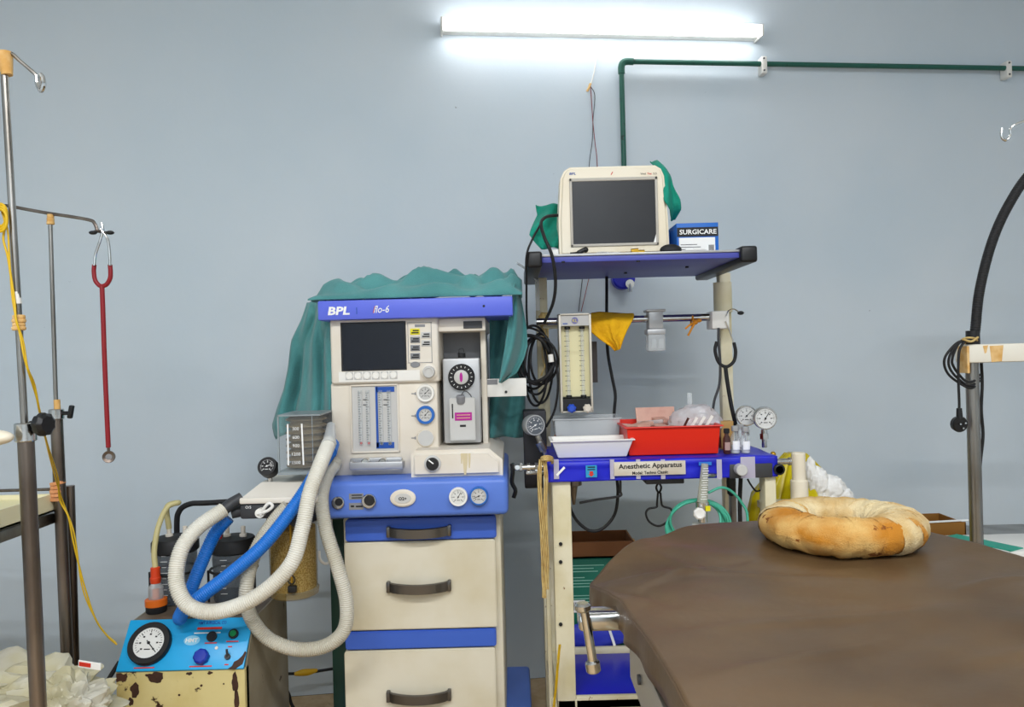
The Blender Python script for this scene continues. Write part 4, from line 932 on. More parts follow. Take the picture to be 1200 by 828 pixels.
# contents of red tray
for i in range(9):
    x = .34+random.random()*.16; y = 2.15+random.random()*.16
    q = MB().obox((x, y, TOP+.066+.004*i*.5), (.075, .04, .012), (math.cos(i), math.sin(i), .1), (.1*math.sin(i*2), .15, 1), .003).build('wrapped_ampoule_pack', M_pink if i % 3 else M_clearw, None); tag(q, 'flat pinkish wrapper pack lying in the red tray', 'wrapper', 'packs in the red tray')
mb = MB().obox((.43, 2.33, TOP+.095), (.12, .004, .05), (1, .1, 0), (0, .3, 1)).build('pink_packet', M_pink, None); tag(mb, 'pinkish paper packet leaning at the back of red tray', 'wrapper')
c = W(817, 500, 2.2)
bagm = MB().sphere((c.x, 2.22, TOP+.075), .078, (1.0, .8, .72), 4, crumple(5, .10)).build('clear_ampoule_bag', mat('crinkled_bag', 'e2dfe2', .25, col2='cfc4c4', vscale=25, alpha=.72, bump=.6, bscale=30), None, smooth=25); tag(bagm, 'clear plastic bag of syringes heaped in the red tray', 'plastic bag')
MB().obox(W(803, 497, 2.12), (.006, .003, .04), (1, 0, -.5), (.5, -.1, 1)).build('brown_strip', mat('brown_ink', '4a2018', .5), bagm)
for k in range(3): MB().obox(W(812+9*k, 497-k, 2.125), (.008, .003, .045), (1, 0, -.6), (.6, -.1, 1)).build('syringe_body', M_white, bagm)
MB().box(c.x-.017, c.x-.003, 2.24, 2.243, TOP+.12, TOP+.165, .001).build('bag_tab', M_clearw, bagm)
# vials
for i, (px, py0, Y, m, lb) in enumerate(((852, 502, 2.1, mat('brown_glass', '4a2620', .15, alpha=.85), 'small brown glass vial beside the red tray'), (862, 499, 2.1, M_clear, 'clear glass vial with white label beside the brown vial'), (874, 500, 2.1, M_clear, 'clear glass vial with square label beside the pressure gauges'), (868, 497, 2.16, M_clear, 'clear glass vial standing behind two other vials'))):
    c = W(px, 530, Y); z0_ = TOP+.005; H_ = W(px, py0, Y).z-z0_; r = .0125 if i else .010
    t = thing('glass_vial', lb, 'vial', (c.x, Y, z0_), 'vials on the trolley')
    MB().lathe([(r*.9, z0_), (r, z0_+.003), (r, z0_+H_*.6), (r*.55, z0_+H_*.75), (r*.55, z0_+H_*.84)], (c.x, Y, 0), n=20).build('vial_body', m, t)
    MB().lathe([(r*.75, z0_+H_*.82), (r*.8, z0_+H_*.84), (r*.8, z0_+H_), (r*.6, z0_+H_*1.01)], (c.x, Y, 0), n=20).build('vial_cap', M_alu if i else M_ink, t)
    a0 = -PI/2
    def lab(u, v): a = a0-.8+1.6*u; return (c.x+(r+.0004)*math.cos(a), Y+(r+.0004)*math.sin(a), z0_+H_*(.15+.32*v))
    MB().grid(lab, 8, 1).build('vial_label', M_inkw if i else mat('pink_label', 'b09088', .6), t)
    if i: MB().lathe([(0, z0_+.002), (r*.85, z0_+.002), (r*.85, z0_+H_*.3)], (c.x, Y, 0), n=16).build('vial_powder', M_ltgrey, t)
c = W(851, 497, 2.2); q = MB().box(c.x-.018, c.x+.018, 2.19, 2.22, TOP+.005, W(851, 493, 2.2).z, .001).build('small_carton', mat('tan_card', 'b08a50', .7), None); tag(q, 'small tan cardboard carton behind the vials', 'box')
# two gauges on stems
for px, py, Y, r, nx, lb, ang in ((875, 487, 2.28, .031, -.1, 'chrome pressure gauge behind its twin above the vials', 45), (897, 490, 2.2, .033, .0, 'chrome pressure gauge on stem at the right trolley corner', 60)):
    c = W(px, py, Y)
    t = thing('stem_gauge', lb, 'gauge', (c.x, Y+.02, TOP+.004), 'twin stem gauges')
    gauge(t, 'pressure_gauge', c, r, n=(nx-.12, -1, 0), rim=M_chrome, depth=.028, rimw=.14, needle=ang)
    zt2 = c.z-r; MB().cyl((c.x, Y+.015, TOP+.004), (c.x, Y+.015, zt2+.004), .0075, n=14).cyl((c.x, Y+.015, zt2-.028), (c.x, Y+.015, zt2-.012), .0125, n=6).cyl((c.x, Y+.015, zt2-.012), (c.x, Y+.015, zt2-.002), .009, n=14).build('stem', M_chrome, t)

# ---- shelf: monitor etc
mo = thing('patient_monitor', 'cream patient monitor with dark grey screen on the overhead shelf', 'monitor', W(720, 291, 2.2).xy.to_3d()+Vector((0, 0, SHZ)))
x0, x1, z0, z1 = RC(654.5, 194, 784, 294, 2.11); z0 = SHZ+.0006; H_ = z1-z0
poly = [(x0, z0), (x1, z0), (x1-.002, z0+.10), (x1-.010, z1-.03), (x1-.018, z1-.01), (x1-.034, z1), (x0+.034, z1), (x0+.018, z1-.01), (x0+.008, z1-.03), (x0+.0, z0+.10)]
MB().prism(poly, 2.11, 2.2, .008, 3).build('front_case', M_mon, mo)
MB().box(x0+.025, x1-.025, 2.2, 2.42, z0+.01, z1-.03, .02, 3).build('rear_case', M_mon, mo)
f_ = MB()
xa, xb, za, zb = RC(668, 208, 771, 288, 2.109)
for a in ((xa, xb, zb-.009, zb), (xa, xb, za, za+.007), (xa, xa+.007, za, zb), (xb-.007, xb, za, zb)): f_.box(a[0], a[1], 2.105, 2.112, a[2], a[3], .0015)
f_.build('screen_surround', mat('surround_grey', 'b9b4aa', .45), mo)
sc2 = MB().box(xa+.006, xb-.006, 2.1075, 2.111, za+.006, zb-.008).build('screen', M_screen2, mo)
mb = MB(); mb.v = [Vector((xb-.007, 2.1068, za+.007)), Vector((xb-.014, 2.1068, za+.007)), Vector((xb-.007, 2.1068, za+.03))]; mb.f = [[0, 1, 2]]; mb.build('corner_chip', M_inkw, sc2, smooth=0)
text('BPL', W(671, 203.5, 2.11), .006, M_inkblue, mo, bold=.02, width=.018, shear=.15)
text('/', W(717, 203, 2.11), .008, M_inkred, mo, bold=.08, shear=.3)
text('Vivid', W(753.5, 203.5, 2.11), .005, M_ink, mo, width=.014); text('Trac', W(761, 203.3, 2.11), .005, M_inkred, mo, width=.012, bold=.02); text('5.5', W(767.5, 203.2, 2.11), .005, M_ink, mo, width=.009)
# cloths beside the monitor
def sheet(fn, nu, nv, m, name, lab): return tag(MB().grid(fn, nu, nv).build(name, m, None, smooth=180, solid=.0025), lab, 'cloth')
def lerp2(tab, v):
    for a, b in zip(tab, tab[1:]):
        if a[0] <= v <= b[0]:
            t_ = (v-a[0])/(b[0]-a[0]); return [a[i]+(b[i]-a[i])*t_ for i in range(1, len(a))]
    return tab[-1][1:]
tabR = [(189, 762, 772, 2.2), (196, 770, 781, 2.14), (205, 775, 787, 2.12), (220, 777, 790, 2.11), (236, 778, 797, 2.11), (246, 784, 797, 2.13), (258, 786, 790, 2.17)]
def cr_(u, v):
    py = 189+v*69; a, b, y = lerp2(tabR, py); p = W(a+(b-a)*u, py, y+.05*u); p.y += .012*math.sin(7*u+5*v)+.006*wave(u*4, v*6, 0); return p
sheet(cr_, 16, 24, M_teal2, 'green_cloth', 'green surgical cloth hanging over the right monitor corner')
tabL = [(240, 628, 655, 2.3), (250, 630, 655, 2.28), (262, 625, 655, 2.22), (276, 620, 655, 2.18), (284, 627, 655, 2.16), (292, 636, 655, 2.15)]
def cl_(u, v):
    py = 240+v*51; a, b, y = lerp2(tabL, py); p = W(a+(b-a)*u, py, y+.02*(1-u)); p.y += .022*math.sin(6*u+7*v)+.01*wave(u*4, v*6, 3); p.z = max(p.z, SHZ+.01) if u > .55 else p.z; return p
sheet(cl_, 20, 24, M_teal2, 'green_cloth', 'green surgical cloth bunched left of the monitor')
# surgicare box
sbx = thing('glove_box', 'blue carton with SURGICARE on a black band beside the monitor', 'box', W(814, 291, 2.14).xy.to_3d()+Vector((0, 0, SHZ)))
x0, x1, z0, z1 = RC(793, 261, 842, 291, 2.12); z0 = SHZ+.0005
MB().box(x0, x1, 2.12, 2.3, z0, z1, .001).build('carton', M_boxblue, sbx)
zm = z0+(z1-z0)*.55
MB().box(x0+.001, x1-.001, 2.119, 2.1202, zm, z1-.012).build('black_band', M_ink, sbx, smooth=0)
text('SURGICARE', ((x0+x1)/2+.001, 2.119, (zm+z1-.012)/2), .0135, M_inkw, sbx, bold=.02, width=.102)
MB().box(x0+.006, x1-.01, 2.119, 2.1202, z0+.004, zm-.003).build('white_label', M_inkw, sbx, smooth=0)
mb = MB()
for k in range(3): mb.box(x0+.01, x1-.04-.01*k, 2.1184, 2.1191, z0+.009+k*.007, z0+.0105+k*.007)
for k in range(6): mb.box(x1-.028+k*.0025, x1-.0265+k*.0025, 2.1184, 2.1191, z0+.007, z0+.022)
mb.build('label_print', M_ink, sbx, smooth=0)
q = MB().box(x0-.02, x0-.002, 2.2, 2.3, SHZ+.0005, z1-.006, .001).build('blue_carton', M_boxblue, None); tag(q, 'second blue carton tucked behind the SURGICARE carton', 'box')
# small things on shelf edge
def small(name, lab, cat, mb, m): return tag(mb.build(name, m, None, smooth=60), lab, cat)
p = W(681, 291, 2.085); p.z = SHZ
small('finger_probe', 'small black clip probe lying before the monitor', 'probe', MB().obox(p+Vector((.0, 0, .009)), (.026, .016, .012), (1, 0, .5), (-.5, 0, 1), .004).cyl(p+Vector((-.03, 0, .004)), p+Vector((0, 0, .006)), .003, n=8).sphere(p+Vector((.012, 0, .013)), .008, sub=2), M_black)
p = W(748, 290, 2.08); p.z = SHZ
small('brass_connector', 'small yellow and black connector on the shelf edge', 'connector', MB().cyl(p+Vector((-.02, 0, .006)), p+Vector((.0, 0, .007)), .006, n=12).cyl(p, p+Vector((.016, 0, .0)), .0085, n=12).box(p.x-.018, p.x+.016, p.y-.008, p.y+.008, SHZ, SHZ+.005), M_gold)
p = W(787, 289, 2.085); p.z = SHZ
small('black_mask', 'black rubber face mask cushion lying beside the carton', 'mask', MB().sphere(p+Vector((0, .012, .008)), .026, (1.15, .7, .62), 3, lambda c: -.3 if c.z < -.3 else 0), M_rubber)
p = W(815, 288, 2.08); p.z = SHZ
small('white_swab', 'thin white swab strip lying in front of the carton', 'swab', MB().sphere(p+Vector((0, 0, .004)), .03, (1, .3, .12), 3), M_cotton)
p = W(712, 291, 2.08); p.z = SHZ
small('wire_tangle', 'short pale wire tangle on the shelf edge', 'wire', MB().tube(spl([p+Vector((-.03, 0, .003)), p+Vector((-.015, .01, .006)), p+Vector((0, -.005, .003)), p+Vector((.02, .01, .004)), p+Vector((.035, 0, .003))], 6), .002, 6), M_ltgrey)
p = W(650, 288, 2.1); small('small_carton', 'small white and blue carton left of the monitor', 'box', MB().box(p.x-.012, p.x+.01, 2.1, 2.14, SHZ+.0005, SHZ+.018, .001), M_white)

# ---- things on the chrome rail
ro = thing('rotameter', 'cream rotameter box with two scales and blue and white knobs', 'flow meter', W(676, 480, 2.28))
YR = 2.26
x0, x1, z0, z1 = RC(656, 367, 694, 483, YR); tl = Matrix.Translation((x0, YR, z1)) @ Matrix.Rotation(math.radians(-.8), 4, 'Y') @ Matrix.Translation((-x0, -YR, -z1))
MB().box(x0, x0+.006, YR, YR+.07, z0, z1, .001).box(x1-.006, x1, YR, YR+.07, z0, z1, .001).box(x0, x1, YR, YR+.07, z1-.005, z1, .001).box(x0, x1, YR+.06, YR+.07, z0, z1).box(x0, x1, YR, YR+.07, z0, z0+.004).build('case', mat('case_ivory', 'cfc9bb', .4, .2), ro)
MB().box(x0+.006, x1-.006, YR+.03, YR+.035, z0+.045, z1-.035).build('scale_panel', mat('scale_cream', 'e4dcb0', .5), ro)
MB().box(x0+.006, x1-.006, YR+.002, YR+.05, z0+.004, z0+.04).build('control_block', M_ink, ro)
MB().box(x0+.006, x1-.006, YR+.004, YR+.03, z1-.036, z1-.006).build('head_plate', M_ltgrey, ro)
MB().cyl(((x0+x1)/2+.0, YR+.004, z1-.021), ((x0+x1)/2, YR+.0025, z1-.021), .010, n=20).build('maker_badge', mat('badge_violet', '7a78b0', .5), ro)
text('KL', ((x0+x1)/2, YR+.0024, z1-.021), .009, M_yel, ro); MB().box(x0+.012, x0+.026, YR+.0032, YR+.0041, z1-.031, z1-.028).build('head_print', M_inkblue, ro, smooth=0)
mk = MB()
for gx in (x0+.026, x1-.026):
    MB().cyl((gx, YR+.02, z0+.045), (gx, YR+.02, z1-.038), .0055, n=12).build('flow_tube', M_clear, ro)
    for zz in (z0+.046, z1-.042): MB().cyl((gx, YR+.02, zz-.004), (gx, YR+.02, zz+.004), .0085, n=12).build('tube_seal', M_ink, ro)
    for k in range(13): mk.box(gx-.009, gx-.001+(.004 if k % 2 else .008), YR+.0292, YR+.0301, z0+.062+k*.0148, z0+.0634+k*.0148)
mk.build('scale_marks', M_ink, ro, smooth=0)
for px, m in ((669.5, mat('valve_blue', '2850c0', .4)), (688, M_cream)):
    c = W(px, 478, YR); MB().lathe([(.010, -.004), (.0125, .004), (.0125, .016), (.008, .02)], c, (0, -1, 0), 24, wob=lambda a, h: 1+.1*math.sin(7*a)).build('valve_knob', m, ro)
MB().cyl((x0+.03, YR+.05, z1-.01), (x0+.03, 2.372, z1-.01), .006, n=8).build('rail_mount', M_steel, ro)
q = MB().br(690, 400, 700, 448, 2.36, 2.375).br(656, 400, 664, 448, 2.36, 2.375).build('mounting_plate', mat('plate_brown', '3a3230', .5), ro)
# yellow elastic cloth over the rail
tY = [(0, 695, 743, 2.33), (.12, 690, 744, 2.33), (.3, 684, 740, 2.315), (.5, 692, 735, 2.312), (.7, 703, 731, 2.312), (.88, 716, 728, 2.313), (1, 721, 726, 2.315)]
def yc(u, v):
    a, b, y = lerp2(tY, v); py = 365+46*v; p = W(a+(b-a)*u, py-2*u+ (5*abs(u-.2) if v < .05 else 0), y); p.y += .006*math.sin(9*u)*min(1, v*4)-(.008 if u > .5 else 0)*min(1, v*5)
    if v < .2: p.y += .045*(1-v/.2)
    return p
tag(MB().grid(yc, 24, 24).build('yellow_bandage', M_ycloth, None, smooth=60, solid=.004), 'yellow elastic bandage folded to a point over the chrome rail', 'bandage')
# clear suction trap clamp
cl = thing('rail_trap', 'grey rail clamp with clear square cup hanging from the rail', 'clamp', W(767, 410, 2.33))
c = W(767, 374, 2.36)
MB().box(c.x-.022, c.x+.022, 2.335, 2.385, c.z-.03, c.z+.03, .004).box(c.x-.03, c.x+.03, 2.33, 2.385, c.z+.022, c.z+.03, .003).box(c.x-.028, c.x+.028, 2.33, 2.385, c.z-.048, c.z-.03, .004).build('clamp_body', M_alu, cl)
MB().box(c.x-.027, c.x+.027, 2.328, 2.38, c.z-.098, c.z-.046, .006).build('clear_cup', M_clearw, cl)
for dx in (-.01, .012): MB().box(c.x+dx-.008, c.x+dx+.008, 2.322, 2.329, c.z-.09, c.z-.06, .002).build('cup_rib', M_clear, cl)
# orange tie
mb = MB(); c = W(811, 376, 2.36)
mb.tube(spl([c+Vector((.0, .016*math.cos(a), .016*math.sin(a)+.001)) for a in [2*PI*i/10 for i in range(10)]], 4, True), .003, 6, True)
mb.sphere(c+Vector((.006, -.02, -.004)), .008, sub=2).tube(spl([c+Vector((.006, -.02, -.004)), c+Vector((-.012, -.024, -.012)), c+Vector((-.026, -.02, -.024))], 5), .003, 6).tube(spl([c+Vector((.006, -.02, -.004)), c+Vector((-.008, -.024, -.025)), c+Vector((-.018, -.02, -.045))], 5), .0032, 6).sphere(c+Vector((.016, -.02, .0)), .006, (1.6, 1, 1), 2)
tag(mb.build('orange_tie', mat('orange_rubber', 'd88a1c', .6), None, smooth=80), 'orange rubber tie knotted around the chrome rail', 'tie')
# black stethoscope on right post
s2 = thing('stethoscope', 'black stethoscope hanging on the right trolley post', 'stethoscope', W(860, 500, 2.3))
YS2 = 2.325
MB().tube(spl([W(851, 370, YS2), W(854, 364, YS2), W(860, 362, YS2), W(867, 366, YS2)], 6), .0022, 8).build('ear_tube', M_chrome, s2)
MB().sphere(W(868, 366.5, YS2), .008, (1.3, 1, .8), 2).build('ear_tip', M_black, s2)
MB().tube(spl([W(850, 376, YS2), W(854, 385, YS2), W(858, 396, YS2), W(860, 402, YS2)], 6), .0022, 8).build('ear_tube', M_chrome, s2)
mb = MB().tube(spl([W(x, y, YS2) for x, y in ((860, 401), (862, 412), (860, 423), (853, 429), (846, 428), (841, 422), (838, 410), (840, 400))], 6), .0052, 10)
mb.tube(spl([W(x, y, YS2) for x, y in ((850, 428), (852, 445), (857, 475), (862, 498), (864, 518))], 6), .0062, 10); mb.build('tubing', M_rubber, s2, smooth=80)
MB().tube(spl([W(x, y, YS2) for x, y in ((842, 384), (842, 400), (844, 425), (843, 450), (837, 470), (834, 495))], 6), .004, 8).build('grey_lead', M_dkgrey, s2)

# ---- cables
def cable(lab, pts, r=.004, m=None, group=None, name='black_cable'):
    return tag(MB().tube(spl([W(*p) for p in pts], 8), r, 8).build(name, m or M_rubber, None, smooth=80), lab, 'cable', group)
cable('black cable curving from the monitor over the left shelf cap', [(655, 252, 2.16), (640, 254, 2.1), (634, 262, 2.06), (638, 278, 2.03), (647, 300, 2.025), (651, 330, 2.05), (648, 355, 2.08), (638, 378, 2.15)], .0045)
cable('black cable hanging behind the chrome rail to the clear box', [(711, 318, 2.5), (711, 345, 2.46), (711, 370, 2.44), (712, 410, 2.44), (717, 440, 2.44), (721, 462, 2.44), (720, 480, 2.44), (718, 512, 2.44)], .005)
cable('thin black lead dropping past the left shelf cap', [(634, 262, 2.07), (624, 280, 2.04), (617, 300, 2.04), (617, 330, 2.1), (617, 360, 2.2), (618, 385, 2.26)], .003)
for i in range(7):
    cx, cy, rx, ry_ = 630+random.uniform(-6, 6), 425+random.uniform(-12, 14), 15+random.uniform(-4, 8), 36+random.uniform(-10, 16)
    pts = [W(cx+rx*math.cos(a+i), cy+ry_*math.sin(a+i), 2.27+.03*math.sin(2*a+i)+.012*i) for a in [2*PI*k/10 for k in range(10)]]
    tag(MB().tube(spl(pts, 6, True), .0038, 7, True).build('cable_loop', M_rubber, None, smooth=80), 'coiled black cable loop hung on the left trolley post', 'cable', 'cable coil on the left post')
cable('black cable running from the coil past the regulator', [(610, 383, 2.3), (625, 385, 2.27), (640, 395, 2.25), (650, 420, 2.25), (654, 450, 2.26), (650, 480, 2.28), (640, 500, 2.29)], .0035)
cable('black cable bowed from the machine arm into the coil', [(612, 446, 2.28), (628, 447, 2.26), (641, 440, 2.25), (650, 425, 2.26)], .0055)
cable('black cable bowed from the drape into the coil', [(606, 396, 2.3), (620, 393, 2.27), (634, 398, 2.25), (644, 412, 2.26)], .0055)
mb = MB()
for j in range(7):
    x = 636+j*.9; mb.tube(spl([W(x, 366, 2.39), W(x+random.uniform(-3, 4), 390, 2.37), W(x+random.uniform(-4, 6), 415, 2.36), W(x+random.uniform(-5, 8), 440, 2.36)], 6), .0016, 5)
mb.sphere(W(637, 375, 2.38), .016, (1, .8, 1.4), 3, crumple(2, .3))
tag(mb.build('gauze_binding', M_rope, None, smooth=60), 'frayed gauze binding knotted around the left trolley post', 'gauze strip')
q = MB().cyl(W(646, 424, 2.24), W(645, 415, 2.24), .008, n=12).build('white_plug', M_white, None); tag(q, 'small white plug connector among the coiled cables', 'plug')
q = MB().obox(W(630, 345, 2.39), (.012, .006, .1), (1, 0, 0), (-.03, 0, 1)).tube(spl([W(629, 330, 2.37), W(620, 318, 2.3), W(606, 308, 2.25)], 5), .0035, 8).build('plastic_sleeve', M_clearw, None); tag(q, 'clear plastic sleeve taped along the left shelf post', 'sleeve')
cable('black cable hanging in a wide loop below the trolley top', [(670, 562, 2.2), (666, 585, 2.2), (674, 607, 2.2), (690, 621, 2.2), (706, 619, 2.2), (720, 603, 2.2), (724, 580, 2.2), (723, 560, 2.2)], .0045)
# rebreathing bag hook
hk = thing('wire_hanger', 'black wire hanger loop hanging under the trolley top', 'hanger', W(772, 616, 2.14))
mb = MB().tube(spl([W(x, y, 2.14) for x, y in ((772, 566), (769, 571), (772, 577), (775, 571))], 5, True), .003, 7, True)
mb.tube(spl([W(x, y, 2.14) for x, y in ((771, 577), (770, 590), (769, 594), (760, 596), (757, 602), (761, 611), (771, 616), (781, 612), (787, 603), (786, 596), (777, 593), (775, 588), (774, 577))], 6), .003, 7); mb.build('wire_loop', M_rubber, hk, smooth=80)
# oxygen flowmeter with green tubing coil
of = thing('oxygen_flowmeter', 'clear vertical oxygen flowmeter with white knob before the blue trolley edge', 'flow meter', W(823, 605, 2.03))
a = W(826, 543, 2.02); b = W(823, 588, 2.02)
MB().cyl(b, a, .014, .009, n=18).build('flow_tube', mat('cloudy_glass', 'c0c0ae', .2, alpha=.6), of)
mk = MB()
for k in range(14): c = b.lerp(a, .1+.85*k/14); mk.obox(c+Vector((0, -.0135, 0)), (.012 if k % 2 else .017, .001, .0014), (1, 0, 0), (0, 0, 1))
mk.build('scale_marks', M_inkw, of, smooth=0)
MB().cyl(b+Vector((0, 0, -.022)), b, .017, n=18).cyl(b+Vector((0, 0, -.052)), b+Vector((0, 0, -.02)), .0125, n=16).build('valve_body', M_chrome, of)
c = W(819, 601, 2.0); MB().lathe([(.015, 0), (.015, .016), (.011, .02), (.005, .0185)], c, (-.1, -1, .1), 24, wob=lambda a, h: 1+.05*math.sin(8*a)).build('control_knob', M_white, of)
MB().box(b.x+.004, b.x+.016, 2.0, 2.01, b.z-.02, b.z-.008).build('yellow_tag', M_yel, of)
mb = MB().cyl(W(826, 556, 2.034), W(838, 556, 2.052), .006, n=8).build('mount_pin', M_chrome, of)
gt = MB()
for j in range(6):
    R1 = .060+.006*j*.6; c0 = W(815+j*1.2, 611, 2.06)
    pts = [c0+Vector(((R1+.004*math.sin(3*a+j))*math.cos(a)*1.12, .012*math.sin(2*a+j)+.004*j, R1*math.sin(a)*.95-.004*j)) for a in [2*PI*k/14 for k in range(14)]]
    gt.tube(spl(pts, 5, True), .0036, 7, True)
gt.tube(spl([W(830, 577, 2.05), W(845, 571, 2.06), W(858, 576, 2.07), (W(870, 590, 2.08)), W(876, 605, 2.08), W(874, 640, 2.08)], 8), .0038, 7)
tag(gt.build('oxygen_tubing', M_tubeg, None, smooth=80), 'coil of translucent green oxygen tubing hanging below the flowmeter', 'tube')
msk = MB().lathe([(.05, -.06), (.045, -.03), (.016, .0), (.012, .012)], W(817, 618, 2.04), (0, 0, 1), 20).build('oxygen_mask', mat('white_mask', 'e2e2de', .4, alpha=.85), None); tag(msk, 'white plastic mask hanging under the green tubing', 'mask')
cable('black cable hanging beside the grey strut', [(868, 560, 2.14), (867, 590, 2.14), (868, 640, 2.14), (868, 700, 2.14)], .006)
cable('thin dark lead curling below the valve block', [(876, 561, 2.1), (880, 568, 2.1), (886, 575, 2.1), (892, 574, 2.1)], .0025)
# lower shelf contents
zs = LZ-.003
gb = thing('green_carton', 'dark green printed carton with barcode labels on the lower shelf', 'box', (.27, 2.5, zs))
x0, x1 = .13, .375; ztop = W(690, 655, 2.42).z
MB().box(x0, x1, 2.42, 2.59, zs, ztop, .002).build('carton', M_boxgreen, gb)
mb = MB()
for k in range(14):
    if k in (3, 8, 9): continue
    wd = .04+.07*random.random(); mb.box(.166, .166+wd, 2.4185, 2.4195, ztop-.02-k*.0095, ztop-.0175-k*.0095)
mb.build('carton_print', mat('mint_ink', '8ac0ae', .6), gb, smooth=0)
for px, w_ in ((670, 18), (699, 18)):
    c = W(px, 710, 2.418); q = MB().box(c.x-.005, c.x+.042, 2.4175, 2.4192, c.z-.02, c.z+.018).build('white_label', M_inkw, gb, smooth=0)
    bm_ = MB()
    for k in range(9): bm_.box(c.x+.002+k*.0042, c.x+.0042+k*.0042-(.0008 if k % 2 else 0), 2.4168, 2.4176, c.z-.013, c.z+.012)
    bm_.build('barcode', M_ink, q, smooth=0)
bxx = thing('brown_carton', 'open brown cardboard carton on top of the green carton', 'box', (.25, 2.5, ztop))
zq = W(690, 634, 2.44).z
MB().box(x0+.0, x1-.005, 2.43, 2.435, ztop+.001, zq).box(x0, x1-.005, 2.58, 2.585, ztop+.001, zq).box(x0, x0+.005, 2.43, 2.585, ztop+.001, zq).box(x1-.01, x1-.005, 2.43, 2.585, ztop+.001, zq).box(x0, x1-.005, 2.43, 2.585, ztop+.001, ztop+.006).build('carton', M_brown, bxx)
MB().obox((x1+.004, 2.44, zq-.02), (.004, .02, .05), (1, 0, .4), (-.2, 0, 1)).build('torn_flap', M_tape, bxx)
def bagd(c): return .12*noise.noise(c*2.5)+.08*noise.noise(c*7)
zb_ = W(690, 743, 2.39).z
q = MB().sphere((.235, 2.394, zs+.045), .04, (2.5, .45, 1.1), 4, bagd).build('blue_bag', mat('blue_bag_fabric', '2a35b4', .5, col2='3c48c0', vscale=12), None, smooth=60); tag(q, 'folded blue cloth bag in front of the green carton', 'bag')
MB().obox((.285, 2.373, zs+.05), (.008, .002, .06), (1, 0, .3), (-.35, -.0, 1)).build('white_strap', M_inkw, q)
# white cylinder, yellow bag, cotton
c = W(937, 585, 2.14)
cy = thing('white_canister', 'stepped white plastic cylinder standing on the trolley side bracket', 'canister', (c.x, 2.14, BRZ))
zc2 = W(937, 530, 2.14).z; zm2 = W(937, 562, 2.14).z
MB().lathe([(.0225, BRZ), (.0235, BRZ+.003), (.0235, BRZ+.022), (.023, BRZ+.0225), (.0235, BRZ+.023), (.0235, zm2-.002), (.0215, zm2)], (c.x, 2.14, 0), n=28).build('lower_barrel', M_mon, cy)
MB().lathe([(.0185, zm2-.001), (.0185, zc2-.002), (.017, zc2), (.012, zc2), (.012, zc2-.02)], (c.x, 2.14, 0), n=28).build('upper_barrel', M_mon, cy)
ap = W(920, 532, 2.34); fl_ = .3
ap.x = .862
yb = MB().lathe([(.03, ap.z+.0), (.055, ap.z-.03), (.085, ap.z-.07), (.125, ap.z-.13), (.135, ap.z-.2), (.135, ap.z-.5), (.11, ap.z-.56)], (ap.x, 2.36, 0), (0, 0, 1), 96, wob=lambda a, h: 1+.10*math.sin(11*a+7*h)+.06*math.sin(23*a-4*h))
tag(yb.build('yellow_waste_bag', M_ybag, None, smooth=60), 'pleated yellow plastic waste bag behind the white cylinder', 'bag')
YBZ = ap.z-.56
ws = thing('waste_stool', 'low round steel stool carrying the yellow bag', 'stool', (ap.x, 2.36, 0))
MB().cyl((ap.x, 2.36, YBZ-.03), (ap.x, 2.36, YBZ-.001), .11, n=32, bev=.005).build('seat', M_steel, ws)
for k in range(3): a = 2*PI*k/3+.5; MB().cyl((ap.x+.09*math.cos(a), 2.36+.09*math.sin(a), 0), (ap.x+.07*math.cos(a), 2.36+.07*math.sin(a), YBZ-.03), .01, n=12).build('leg', M_steel, ws)
ct = MB()
def fluff(c): return .18*noise.noise(c*2.2)+.12*noise.noise(c*5)+.08*noise.noise(c*12)
for px, py, r, sc in ((950, 553, .02, (.8, .8, 2.2)), (958, 565, .033, (1, .9, 1.4)), (972, 572, .036, (1.3, .9, 1.1)), (985, 581, .03, (1.2, .9, 1.0)), (968, 585, .035, (1.3, .9, .8)), (995, 592, .026, (1.2, .9, .9)), (985, 597, .03, (1.6, 1, .7)), (960, 592, .03, (1.2, 1, 1.))):
    ct.sphere(W(px, py, 2.27+.0004*(px-960)), r, sc, 4, fluff)
tag(ct.build('cotton_wool', M_cotton, None, smooth=180), 'fluffy heap of white cotton wool resting on the yellow bag', 'cotton')

# floor cords
tag(MB().tube(spl([W(322, 789, 2.5), W(340, 789, 2.52), W(360, 788, 2.54), W(385, 784, 2.56), (-.48, 2.62, .16)], 6), .005, 8).build('mains_cable', M_rubber, None, smooth=80), 'black mains cable running from suction machine toward the cabinet', 'cable')
q = MB().tube(spl([W(345, 789.5, 2.52), W(353, 788, 2.53), W(362, 787, 2.54), W(372, 785, 2.55)], 6), .009, 8, rf=lambda s_, t: .0055+.006*math.sin(PI*t)).build('tape_joint', mat('yellow_tape', 'd8a818', .5), None, smooth=60); tag(q, 'yellow taped joint wrapped on the black mains cable', 'tape')
tag(MB().tube(spl([W(323, 790, 2.4), W(328, 796, 2.4), W(338, 812, 2.4), W(345, 830, 2.4), (-.63, 2.38, .06), (-.6, 2.35, .006)], 6), .005, 8).build('mains_cable', M_rubber, None, smooth=80), 'black mains cable dropping from the suction machine to the floor', 'cable')
tag(MB().tube(spl([W(140, 775, 2.0), W(124, 800, 1.98), W(112, 815, 1.97), W(104, 840, 1.97)], 6), .006, 8).build('mains_cable', M_rubber, None, smooth=80), 'black cable beside the bag heap left of the suction machine', 'cable')

